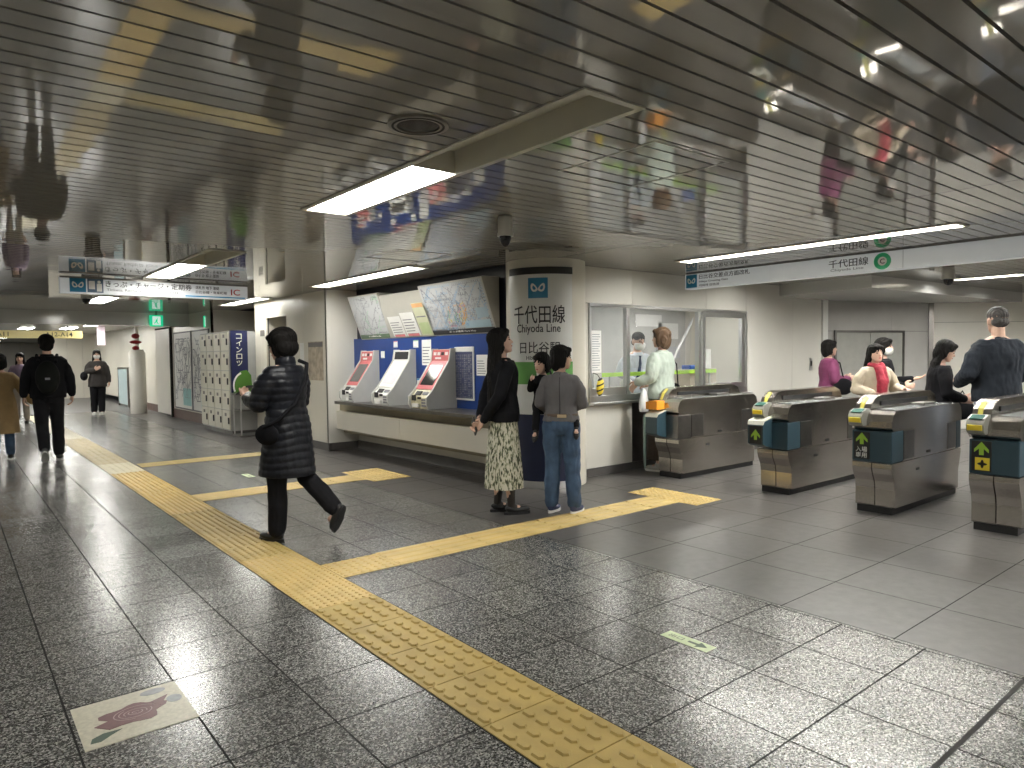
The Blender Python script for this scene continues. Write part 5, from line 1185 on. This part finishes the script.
# 6-8 people beyond the gates
MAG = mat('magenta_jacket', (.17, .03, .095), .75, vary=.1); 
pinkw, s, T, J, H_ = person('short dark haired person in magenta jacket beside the passage door frame', (9.80, 4.90, 0), dirp(.95, -.1), 1.58,
    pose=dict(ElR=(-.2, -.02, 1.08), WrR=(-.12, -.24, 1.10), HdR=(.5, -1, .2), ElL=(.2, -.02, 1.08), WrL=(.12, -.24, 1.08), HdL=(-.5, -1, .2)), hair='bob', top=dict(mat=MAG, name='jacket', m=.04, z=.84, sleeve=.03, collar=.04), bottom=dict(kind='trousers', mat=BLK2), shoes=dict(mat=SHOEB), vox=.012)
t = thing('shoulder_bag', 'black bag at the hip of the magenta jacket person', 'bag'); attach(t, pinkw)
mb = MB(); mb.ell(Vector((-.22, -.12, .95)), (.06, .14, .12), None, 14, 8); solid(mb, 'pouch', BLK, t, .014, 1); MB().tube([(-.2, -.14, 1.02), (-.14, -.10, 1.28), (-.02, .02, 1.36), (.02, .13, 1.2)], .010, 6).obj('strap', BLK, t)
BEI = mat('beige_jacket', (.42, .36, .27), .75, bump=.4, bscale=30, vary=.08)
beigew, s, T, J, H_ = person('long haired person in beige jacket with red scarf coming through the gates', (8.42, 3.66, 0), dirp(.05, -1), 1.50,
    pose=dict(ElR=(-.25, .02, 1.10), WrR=(-.13, -.18, 1.05), HdR=(.4, -1, -.1), PnR=(.3, 0, -1), ElL=(.26, .0, 1.10), WrL=(.22, -.23, 1.10), HdL=(.2, -1, .1), PnL=(-.3, 0, -1)), hair='vlong', frontlock=True, hyaw=.05, top=dict(mat=BEI, name='jacket', m=.034, z=.84, sleeve=.028, wr=.012), bottom=dict(kind='trousers', mat=BLK2), shoes=dict(mat=SHOEB), vox=.009, curl=(.7, .4))
SCF = mat('red_scarf', (.30, .015, .035), .7, vary=.25, vscale=25)
mb = MB(); limb(mb, [T(1.40, -.05, -.05)*s, T(1.36, -.11, -.02)*s, T(1.20, -.155, .0)*s, T(1.02, -.16, .0)*s], [.035, .045, .055, .060]); limb(mb, [T(1.40, -.05, .05)*s, T(1.36, -.11, .03)*s, T(1.2, -.15, .045)*s], [.035, .04, .04]); limb(mb, [T(1.40, .06, 0)*s, T(1.41, .0, .07)*s, T(1.39, -.06, .05)*s, T(1.39, -.06, -.05)*s, T(1.41, 0, -.07)*s], [.03]*5); solid(mb, 'scarf', SCF, beigew, .009, 2, wr(.008, 25))
maskw, s, T, J, H_ = person('masked person in black top behind the beige jacket person', (9.25, 3.92, 0), dirp(.75, -.55), 1.58,
    pose=dict(ElL=(.21, -.05, 1.10), WrL=(.16, -.32, 1.13), HdL=(0, -1, .15), PnL=(0, 0, 1), ElR=(-.2, -.03, 1.1), WrR=(-.1, -.25, 1.05), HdR=(.3, -1, 0)), hair='bob', mask=True, top=dict(mat=BLK, name='jacket', m=.03, z=.84, sleeve=.022), bottom=dict(kind='trousers', mat=BLK2), shoes=dict(mat=SHOEB), vox=.012, curl=(.3, .5))
# 9 black haired woman, head bowed
bh, s, T, J, H_ = person('person with very long black hair and black coat looking down beyond the gates', (8.22, 2.93, 0), dirp(.9, -.3), 1.53,
    pose=dict(ElR=(-.20, -.05, 1.08), WrR=(-.10, -.25, 1.0), HdR=(.4, -1, -.1), ElL=(.20, -.05, 1.08), WrL=(.12, -.25, .98), HdL=(-.3, -1, -.1)), hair='vlong', hpitch=.38, lean=.06, top=dict(mat=BLK, name='coat', m=.03, z=.60, hem=(.21, .16), sleeve=.022), bottom=dict(kind='trousers', mat=BLK2), shoes=dict(mat=SHOEB), vox=.009)
t = thing('handbag', 'black bag hanging between the black coat person and the sweatshirt man', 'bag'); attach(t, bh)
mb = MB(); mb.ell((.20, -.26, .80), (.06, .15, .12), None, 14, 8); solid(mb, 'pouch', BLK, t, .012, 1); MB().tube([(.2, -.34, .88), (.18, -.28, 1.0), (.2, -.2, .88)], .01, 6).obj('handle', BLK, t)
# 10 man in the dark sweatshirt
SWT = mat('dark_sweatshirt', (.022, .026, .034), .85, spec=.15, bump=.25, bscale=120, vary=.1)
manr, s, T, J, H_ = person('man with cropped greying hair in dark sweatshirt passing a gate, seen from behind', (8.02, 2.33, 0), dirp(-.05, 1), 1.83,
    pose=dict(ElR=(-.27, .0, 1.10), WrR=(-.22, -.20, .99), HdR=(.1, -1, -.1), PnR=(0, 0, -1), ElL=(.27, .02, 1.10), WrL=(.20, -.20, 1.0), HdL=(-.1, -1, 0)), fem=False, hair='crop', hairm=HAIRG, hyaw=-.25, hpitch=.05, skin=SKIN, wscale=1.1,
    top=dict(mat=SWT, name='sweatshirt', m=.034, z=.84, sleeve=.034, wr=.012), bottom=dict(kind='trousers', mat=mat('pale_jeans', (.30, .34, .42), .8, vary=.15), r=.02), shoes=dict(mat=SHOEB), vox=.009)

# left side of the corridor
man, s, T, J, H_ = person('man in black with a backpack walking away down the corridor', (1.14, 11.95, 0), (.10, 1), 1.78,
    pose=dict(KnL=(.08, .06, .48), AnL=(.06, .22, .17), ToL=(0, -.75, -.65), AnR=(-.10, -.02, .085), ElL=(.245, .03, 1.10), WrL=(.27, -.03, .87), ElR=(-.245, .03, 1.10), WrR=(-.27, -.03, .87)) , fem=False, hair='short', wscale=1.08,
    top=dict(mat=BLK, name='jacket', m=.038, z=.80, sleeve=.024, collar=.05), bottom=dict(kind='trousers', mat=BLK2, r=.02), shoes=dict(mat=SHOEB, sole=mat('sole_pale', (.5, .5, .48), .6, vary=.05)), vox=.010)
t = thing('backpack', 'black backpack on the back of the man walking away', 'backpack'); attach(t, man)
mb = MB(); mb.ell((0, .20, 1.20), (.15, .09, .24), None, 16, 10); mb.ell((0, .24, 1.10), (.12, .07, .13), None, 16, 8); solid(mb, 'sack', mat('backpack_cloth', (.008, .009, .008), .8, spec=.15, vary=.2), t, .012, 2)
MB().box(-.03, .03, .31, .318, 1.17, 1.20).obj('logo_patch', GREYINK, t)
mb = MB()
for sx in (-1, 1): MB().tube([(sx*.10, .16, 1.42), (sx*.12, .02, 1.52), (sx*.13, -.13, 1.40), (sx*.14, -.17, 1.2), (sx*.15, -.05, 1.02), (sx*.12, .12, .98)], .02, 8).obj('strap', BLK, t)
girl, s, T, J, H_ = person('person in tan coat with black bob at the left picture edge', (.62, 12.55, 0), (.05, 1), 1.52,
    pose=dict(ElR=(-.27, -.03, 1.10), WrR=(-.42, -.12, .88), HdR=(-.5, -.3, -1), ElL=(.21, .03, 1.08), WrL=(.22, -.04, .85)), hair='bob', top=dict(mat=mat('tan_coat', (.30, .20, .09), .8, vary=.08), name='coat', m=.035, z=.42, hem=(.24, .19), sleeve=.026), bottom=dict(kind='trousers', mat=JE), shoes=dict(mat=SHOEB, sole=WHITE), vox=.012)
mwoman, s, T, J, H_ = person('masked person in dark grey jacket walking towards the camera far down corridor', (3.12, 21.2, 0), (-.15, -1), 1.68,
    pose=dict(ElR=(-.23, -.02, 1.12), WrR=(-.05, -.22, 1.16), HdR=(.8, -.5, .5), PnR=(0, 1, 0), ElL=(.23, .03, 1.09), WrL=(.26, -.02, .84), AnL=(.07, -.08, .085)), hair='long', mask=True, top=dict(mat=mat('charcoal_jacket', (.035, .030, .028), .8, vary=.1), name='jacket', m=.04, z=.72, hem=(.22, .16), sleeve=.03), bottom=dict(kind='trousers', mat=BLK2, r=.03), shoes=dict(mat=WHITE, sole=WHITE), vox=.013)
t = thing('shoulder_bag', 'black shoulder bag under the arm of the far masked person', 'bag'); attach(t, mwoman)
mb = MB(); mb.ell((-.30, -.02, 1.02), (.09, .17, .12), None, 14, 8); solid(mb, 'pouch', BLK, t, .014, 1)
purple, s, T, J, H_ = person('far person in lilac top partly behind the backpack man', (1.35, 19.6, 0), (-.3, -1), 1.60, hair='long',
    top=dict(mat=mat('lilac_top', (.22, .16, .24), .8, vary=.1), name='top', m=.03, z=.84, sleeve=.024), bottom=dict(kind='trousers', mat=mat('grey_beige_trousers', (.32, .28, .24), .8, vary=.1)), shoes=dict(mat=SHOEB), vox=.014)
